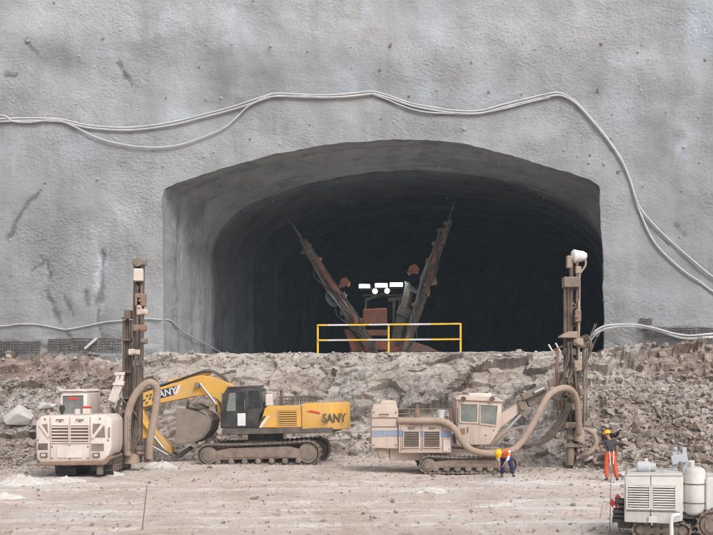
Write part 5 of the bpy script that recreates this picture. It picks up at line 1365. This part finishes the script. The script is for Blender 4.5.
# loose bars on the bench by the right mast
for a, b, r_, mt, lb in (((548.5, 344.5), (553, 352), .045, 'railwhite', 'white stick tilted to the left beside the right mast'), ((551, 351.5), (563, 346), .045, 'orange', 'orange stick lying at the tunnel lip by the mast'), ((555.5, 343), (560.5, 352), .045, 'railwhite', 'white stick crossing behind the orange stick')):
    m = MB(); m.cyl(P(*a, 60.2), P(*b, 60.1), r_, seg=8); tag(m.build('marker_stick', M[mt]), lb, 'stick')
rr = random.Random(8)
for k in range(7):
    px = 596 + rr.uniform(-6, 8)
    m = MB(); m.tube([P(px - 8, 352, 60.2), P(px - 3 + rr.uniform(-3, 3), 340 + rr.uniform(-5, 5), 60.2), P(px + 4, 328 + rr.uniform(-8, 8), 60.1)], .018, 5); tag(m.build('bent_rebar', M['bolt_rust']), 'thin bent rebar sticking up at the right foot of the arch', 'rebar', 'bent bars at the arch foot')

# ------------------------------------------------------------------ boulders
def boulder(px, py, w_px, h_px, label, cat, col, group=None, seed=1, flat=.8):
    p = pick(px, py + h_px * .4); s = w_px / 2 * p.y / F
    bm = rock_shape(random.Random(seed), 16, (1, flat, h_px / w_px))
    bmesh.ops.bevel(bm, geom=list(bm.edges), offset=.03, segments=1, affect='EDGES')
    for v in bm.verts: v.co *= s
    me = bpy.data.meshes.new('boulder'); bm.to_mesh(me); bm.free()
    finish(me, M[col], False)
    for nm, val in (('grey', .9 if 'grey' in label or 'white' in label or 'pale' in label else .1), ('dust', .9 if 'white' in label or 'pale' in label else .1), ('brown', .9 if 'brown' in label or 'red' in label else 0), ('tone', .2 if 'dark' in label else random.uniform(.2, .8))):
        at = me.attributes.new(nm, 'FLOAT', 'POINT'); at.data.foreach_set('value', [val] * len(me.vertices))
    o = link('boulder', me); o.location = p + Vector((0, -.05, s * h_px / w_px * .35)); o.rotation_euler = (random.uniform(-.15, .15), random.uniform(-.15, .15), random.uniform(0, 6))
    tag(o, label, cat, group)
M['paleRock'] = grimy('pale_rock', (.60, .575, .55), (.42, .38, .34), .45, 2.2, .9, up=.2, bmp=.5)
boulder(66, 387, 24, 14, 'white pointed boulder on the slope just behind the cream rig cab', 'boulder', 'paleRock', seed=2)
boulder(22, 410, 40, 26, 'large white rock slab on the slope left of the cream rig', 'boulder', 'paleRock', seed=5)
boulder(47, 402, 22, 12, 'pale tan slab between the white slab and the cream rig', 'boulder', 'paleRock', seed=7)
boulder(623, 473, 16, 11, 'white rock at the feet of the standing worker', 'boulder', 'paleRock', seed=9)
boulder(632, 450, 10, 9, 'pale grey rock up the slope right of the standing worker', 'boulder', 'rock', seed=12)
boulder(639, 437, 13, 12, 'reddish brown round boulder on the slope right of the worker', 'boulder', 'rock', seed=13)
boulder(430, 491, 20, 6, 'low white rock lying alone on the bare ground', 'boulder', 'paleRock', seed=14)
boulder(573, 503, 9, 6, 'small tan rock on the ground left of the pink flag', 'boulder', 'rock', seed=15)
boulder(518, 516, 9, 4, 'flat dark stone on the pale near ground', 'boulder', 'rock', seed=16)
boulder(115, 472, 30, 10, 'pile of pale drill cuttings against the rig track', 'boulder', 'paleRock', seed=18)
rr = random.Random(77); k = 0
spots = [(rr.uniform(600, 713), rr.uniform(385, 465)) for _ in range(46)] + [(rr.uniform(0, 40), rr.uniform(378, 468)) for _ in range(16)] + [(rr.uniform(160, 560), rr.uniform(420, 458)) for _ in range(20)] + [(rr.uniform(640, 713), rr.uniform(345, 380)) for _ in range(10)]
for px, py in spots:
    w_ = rr.uniform(6, 15); k += 1
    boulder(px, py, w_, w_ * rr.uniform(.45, .8), 'angular broken rock block lying in the rubble', 'rock', 'rock', 'broken rock blocks on the slope', 100 + k, rr.uniform(.6, .95))

# ------------------------------------------------------------------ stakes
def gp(px, py): return P(px, py, GD(py))
g = gp(141.5, 531); m = MB(); k = g.y / F
m.cyl(g - Vector((0, 0, .15)), P(147, 485, g.y - .05), .02, .014, 6); tag(m.build('stake', M['wood']), 'thin bare stick leaning in the open ground below the excavator', 'stake')
t_ = thing('flag_stake', 'tall thin stake with a pink cloth tied to it beside the compressor', 'stake', gp(609.5, 533)); d = t_.location.y
m = MB(); q = P(611.5, 455, d) - t_.location; m.cyl((0, 0, -.1), q, .009, .006, 6); m.build('pole', M['wood'], t_)
m = MB(); c = P(614, 500, d) - t_.location
for sx, sz, w_ in ((.07, .05, .15), (-.06, -.05, .12), (.04, -.09, .10)):
    m.prism([(c.x + sx - w_ / 2, c.z + sz), (c.x + sx, c.z + sz + .10), (c.x + sx + w_ / 2, c.z + sz + .02), (c.x + sx + .02, c.z + sz - .12)], c.y - .03 - abs(sx), c.y + .0 - abs(sx) * .5, 'y', .008)
m.build('flag', M['flag'], t_, False)
m = MB(); m.cyl(gp(599.5, 520), P(604, 497, GD(520)), .009, .006, 5); tag(m.build('wire_marker', M['rust']), 'thin wire marker leaning left of the flag stake', 'marker')
m = MB(); m.tube([gp(300, 459) + Vector((0, 0, .05)), gp(312, 460) + Vector((0, 0, .06)), gp(321, 460) + Vector((0, 0, .05))], .06, 6); tag(m.build('cloth_scrap', M['orange']), 'orange scrap lying by the excavator track', 'scrap')

# ------------------------------------------------------------------ heaps of pale drill dust
M['powder'] = grimy('pale_drill_dust', (.68, .65, .62), (.54, .455, .405), .6, 1.2, .95, up=0, bmp=.6)
def heap(px, py, w_px, h_px, label, seed):
    c = gp(px, py); s = c.y / F; rx, hz = w_px * s / 2, h_px * s; ry = rx * 1.1; n = 40
    V = []
    for j in range(n):
        for i in range(n):
            u, v = i / (n - 1) * 2 - 1, j / (n - 1) * 2 - 1
            r_ = math.hypot(u, v) * (1 + .35 * fb(u * 2, v * 2, seed, 1.0, 3))
            z = hz * max(0, 1 - r_) ** .8 * (1 + .5 * fb(u * 3, v * 3, seed + 5, 1.2, 4)) - .05 + .04 * fb(u * 9, v * 9, seed, 1, 3)
            if r_ > .93: z -= .12
            V.append((c.x + u * rx, c.y + v * ry, z + ground_z(c.x, c.y)))
    o = grid_obj('dust_heap', V, n, n, M['powder']); tag(o, label, 'dust heap')
heap(22, 484, 58, 10, 'wide pale heap of drill dust in the near left corner', 1)
heap(66, 481, 44, 5, 'low pale heap of drill dust in front of the cream rig', 2)
heap(6, 497, 50, 7, 'flat pale dust heap cut by the left edge of the picture', 3)
heap(432, 492, 46, 6, 'pale dust heap with a white rock on the open ground', 4)
heap(540, 482, 90, 5, 'long low pale dust heap behind the open ground near the stooping worker', 5)
heap(500, 505, 60, 5, 'shallow pale dust heap on the near ground between the rig and compressor', 6)
heap(160, 468, 46, 7, 'pale dust heap under the mast of the cream rig', 7)

# ------------------------------------------------------------------ people
def skin(name, joints, edges, mat_, parent, root=0, sub=2):
    if name in ('trousers', 'shirt', 'vest'): sub = 3
    me = bpy.data.meshes.new(name)
    me.from_pydata([j[0] for j in joints], edges, []); me.update()
    o = bpy.data.objects.new(name, me); C.objects.link(o)
    o.modifiers.new('skin', 'SKIN')
    sv = me.skin_vertices[0].data
    for i, j in enumerate(joints):
        r_ = j[1]; sv[i].radius = r_ if isinstance(r_, tuple) else (r_, r_); sv[i].use_root = (i == root)
    s_ = o.modifiers.new('sub', 'SUBSURF'); s_.levels = sub; s_.render_levels = sub
    me2 = bpy.data.meshes.new_from_object(o.evaluated_get(bpy.context.evaluated_depsgraph_get()))
    if name in ('trousers', 'shirt', 'vest'):       # creases in the cloth
        for v in me2.vertices:
            p = v.co; v.co = p + v.normal * (.014 * noise.noise(Vector((p.x * 9 + 4, p.y * 9, p.z * 19))) + .008 * noise.noise(Vector((p.x * 22, p.y * 22 + 7, p.z * 34))))
    bpy.data.objects.remove(o); me2.name = name; me2.materials.clear(); finish(me2, M[mat_], True, 180)
    return link(name, me2, parent)
def hand(J, E, wrist, direction, side):
    """palm and five curled fingers; J, E are extended in place"""
    w_ = Vector(J[wrist][0]); d = Vector(direction).normalized(); sdv = Vector(side).normalized()
    n = d.cross(sdv)
    p = len(J); J.append((tuple(w_ + d * .055), .026)); E.append((wrist, p))
    for k, (off, ln) in enumerate(((-.030, .060), (-.010, .075), (.011, .070), (.030, .055))):
        b = w_ + d * .095 + sdv * off; i = len(J)
        J.append((tuple(b), .0095)); J.append((tuple(b + d * ln * .5 + n * ln * .15), .0085)); J.append((tuple(b + d * ln * .8 + n * ln * .55), .007))
        E += [(p, i), (i, i + 1), (i + 1, i + 2)]
    i = len(J); b = w_ + d * .045 - sdv * .038
    J.append((tuple(b), .011)); J.append((tuple(b + d * .04 - sdv * .012 + n * .01), .009)); E += [(p, i), (i, i + 1)]
def helmet(parent, c, up, fwd, mt='helmet'):
    up = Vector(up).normalized(); fwd = Vector(fwd); fwd = (fwd - up * fwd.dot(up)).normalized(); sd_ = up.cross(fwd)
    rot = Matrix((fwd, sd_, up)).transposed()
    m = MB(); m.lathe((0, 0, -.01), (0, 0, 1), [(0, .150), (.006, .152), (.016, .128), (.05, .124), (.09, .105), (.12, .072), (.135, .03), (.137, .004)], 24)
    m.box((0, 0, .115), (.19, .035, .03), None, .01)
    for v in m.bm.verts:
        if v.co.z < .012 and v.co.x > .06: v.co.x += .05 * (v.co.x - .06) / .09; v.co.z -= .012
        v.co.x *= 1.1
        v.co = rot @ v.co + Vector(c)
    m.build('helmet', M[mt], parent, True, 50)
def face(parent, c, up, fwd):
    up = Vector(up).normalized(); fwd = Vector(fwd); fwd = (fwd - up * fwd.dot(up)).normalized(); sd_ = up.cross(fwd); c = Vector(c)
    for k in (-1, 1):
        m = MB(); p = c + fwd * .088 + sd_ * .033 * k + up * .008; m.lathe(p - fwd * .006, fwd, [(0, .012), (.006, .011), (.010, .005)], 10); m.build('eye', M['eye'], parent)
    m = MB(); p = c + fwd * .085 - up * .066; m.bar(p - sd_ * .024, p + sd_ * .024, .014, .010, .003); m.build('mouth', M['flag'], parent, False)
def body(parent, g):
    """g: joint positions; one skinned surface with hands, head, nose and ears"""
    hu, hf = Vector(g['up']).normalized(), Vector(g['fwd']).normalized(); hs = hu.cross(hf)
    J = [(g['pelvis'], (.125, .10)), (g['waist'], (.125, .09)), (g['chest'], (.145, .10)), (g['neck0'], .062), (g['neck1'], .055)]
    E = [(0, 1), (1, 2), (2, 3), (3, 4)]
    h = Vector(g['head'])
    J += [(tuple(h - hu * .06 + hf * .015), (.066, .074)), (tuple(h), (.076, .090)), (tuple(h + hu * .07), (.070, .085)), (tuple(h + hu * .105), .045)]
    E += [(4, 5), (5, 6), (6, 7), (7, 8)]
    i = len(J); J += [(tuple(h + hf * .088 - hu * .012), .017), (tuple(h + hf * .112 - hu * .03), .013)]; E += [(6, i), (i, i + 1)]
    for k in (-1, 1):
        i = len(J); J += [(tuple(h + hs * .078 * k), .018), (tuple(h + hs * .092 * k - hu * .005), .013)]; E += [(6, i), (i, i + 1)]
    for sd_ in ('l', 'r'):
        i = len(J)
        J += [(g['sh' + sd_], .060), (g['el' + sd_], .043), (g['wr' + sd_], .029)]; E += [(2, i), (i, i + 1), (i + 1, i + 2)]
        hand(J, E, i + 2, g['hd' + sd_], g['hs' + sd_])
        i = len(J)
        J += [(g['hip' + sd_], .088), (g['kn' + sd_], .058), (g['an' + sd_], .042), (g['to' + sd_], .036)]; E += [(0, i), (i, i + 1), (i + 1, i + 2), (i + 2, i + 3)]
    return skin('body', J, E, 'skin', parent)
def trousers(parent, g, mt):
    J = [(g['waist'], (.148, .115)), (g['pelvis'], (.152, .125))]; E = [(0, 1)]
    for sd_ in ('l', 'r'):
        i = len(J); a = Vector(g['an' + sd_]); k = Vector(g['kn' + sd_])
        J += [(g['hip' + sd_], .108), (tuple((Vector(g['hip' + sd_]) + k) / 2), .095), (tuple(k), .080), (tuple(a + (k - a).normalized() * .22), .078), (tuple(a + (k - a).normalized() * .02), .074)]
        E += [(1, i), (i, i + 1), (i + 1, i + 2), (i + 2, i + 3), (i + 3, i + 4)]
    skin('trousers', J, E, mt, parent, 1)
    for sd_ in ('l', 'r'):
        a, t_ = Vector(g['an' + sd_]), Vector(g['to' + sd_])
        f_ = (t_ - a); f_.z = 0; f_.normalize()
        J = [(tuple(a + Vector((0, 0, .03))), .056), (tuple(a - Vector((0, 0, .04))), .052), (tuple(a + f_ * .09 - Vector((0, 0, .045))), (.048, .042)), (tuple(a + f_ * .17 - Vector((0, 0, .055))), (.040, .030))]
        skin('boot', J, [(0, 1), (1, 2), (2, 3)], 'boot', parent)
def top(parent, g, name, mt, sleeve, infl=1.0, low=None, reach=.7):
    J = [(low or g['waist'], (.162 * infl, .128 * infl)), (g['chest'], (.172 * infl, .124 * infl)), (tuple(Vector(g['chest']).lerp(Vector(g['neck0']), reach)), (.11 * infl, .09 * infl))]; E = [(0, 1), (1, 2)]
    for sd_ in ('l', 'r'):
        i = len(J); s_, e_, w_ = (Vector(g[k + sd_]) for k in ('sh', 'el', 'wr'))
        J += [(tuple(s_), .078 * infl)]; E += [(1, i)]
        if sleeve > 0: J += [(tuple(s_.lerp(e_, min(1, sleeve))), .064 * infl)]; E += [(i, i + 1)]
        if sleeve > 1: J += [(tuple(e_.lerp(w_, sleeve - 1)), .050)]; E += [(i + 1, i + 2)]
    return skin(name, J, E, mt, parent, 1)
# standing worker, seen from behind
w1 = P(610, 482, GD(481.5))
t_ = thing('person', 'worker in orange-red trousers and charcoal shirt standing with back turned', 'person', (w1.x, w1.y, .02))
g = dict(pelvis=(0, 0, .93), waist=(0, 0, 1.08), chest=(-.01, .0, 1.30), neck0=(-.02, .0, 1.45), neck1=(-.05, .015, 1.52), head=(-.08, .04, 1.605), up=(-.12, .12, 1), fwd=(-.45, .9, -.15),
         shl=(-.19, 0, 1.39), ell=(-.315, -.02, 1.15), wrl=(-.26, .12, .96), hdl=(.3, .5, -.6), hsl=(0, 1, .3),
         shr=(.18, 0, 1.38), elr=(.25, .02, 1.10), wrr=(.23, .10, .87), hdr=(-.05, .25, -1), hsr=(0, 1, .2),
         hipl=(-.10, 0, .88), knl=(-.13, .03, .48), anl=(-.10, .0, .09), tol=(-.13, .13, .04), hipr=(.10, 0, .88), knr=(.17, .02, .48), anr=(.25, .0, .09), tor=(.28, .13, .04))
body(t_, g); trousers(t_, g, 'pants'); top(t_, g, 'shirt', 'shirt', .6, 1.04, (0, 0, .99)); helmet(t_, (-.09, .04, 1.66), g['up'], g['fwd']); face(t_, g['head'], g['up'], g['fwd'])
m = MB()
m.bar((-.05, -.135, 1.06), (.0, -.10, .55), .03, .012); m.bar((.10, -.135, 1.06), (.09, -.12, .60), .03, .012); m.build('waist_strap', M['reflect'], t_, False)
# stooping worker, seen from the front
w2 = P(504, 477.5, GD(477.5))
t_ = thing('person', 'stooping worker in orange vest and navy trousers bending over beside the beige rig', 'person', (w2.x, w2.y, .02))
g = dict(pelvis=(.10, .10, .72), waist=(.09, .0, .80), chest=(.0, -.20, .90), neck0=(-.10, -.31, .915), neck1=(-.14, -.35, .91), head=(-.215, -.40, .875), up=(-.62, -.6, .30), fwd=(-.35, -.45, -1),
         shl=(.15, -.30, .97), ell=(.10, -.44, .70), wrl=(-.05, -.52, .52), hdl=(-.4, -.1, -.9), hsl=(.3, -1, 0),
         shr=(-.14, -.12, .90), elr=(-.26, -.30, .68), wrr=(-.22, -.46, .50), hdr=(.2, -.1, -.9), hsr=(.3, -1, 0),
         hipl=(.20, .08, .68), knl=(.26, -.03, .40), anl=(.34, .05, .09), tol=(.36, -.08, .04), hipr=(.0, .06, .68), knr=(-.06, -.06, .40), anr=(-.07, .04, .09), tor=(-.09, -.09, .04))
body(t_, g); trousers(t_, g, 'jeans'); top(t_, g, 'shirt', 'paleshirt', 1.5, 1.0, None, 1.05); top(t_, g, 'vest', 'vest', .85, 1.2, (.085, .03, .76), 1.1); helmet(t_, (-.26, -.445, .895), g['up'], g['fwd']); face(t_, g['head'], g['up'], g['fwd'])
# ------------------------------------------------------------------ dusty air over the whole site
m = bpy.data.materials.new('dusty_air'); m.use_nodes = True
t = m.node_tree; t.nodes.remove(t.nodes['Principled BSDF'])
v = t.nodes.new('ShaderNodeVolumePrincipled'); v.inputs['Color'].default_value = (.72, .86, 1.0, 1); v.inputs['Density'].default_value = .0006
t.links.new(v.outputs[0], t.nodes['Material Output'].inputs['Volume'])
mb = MB(); mb.box((0, 40, 41), (330, 340, 84)); o = mb.build('haze', m, None, False); tag(o, kind='stuff')
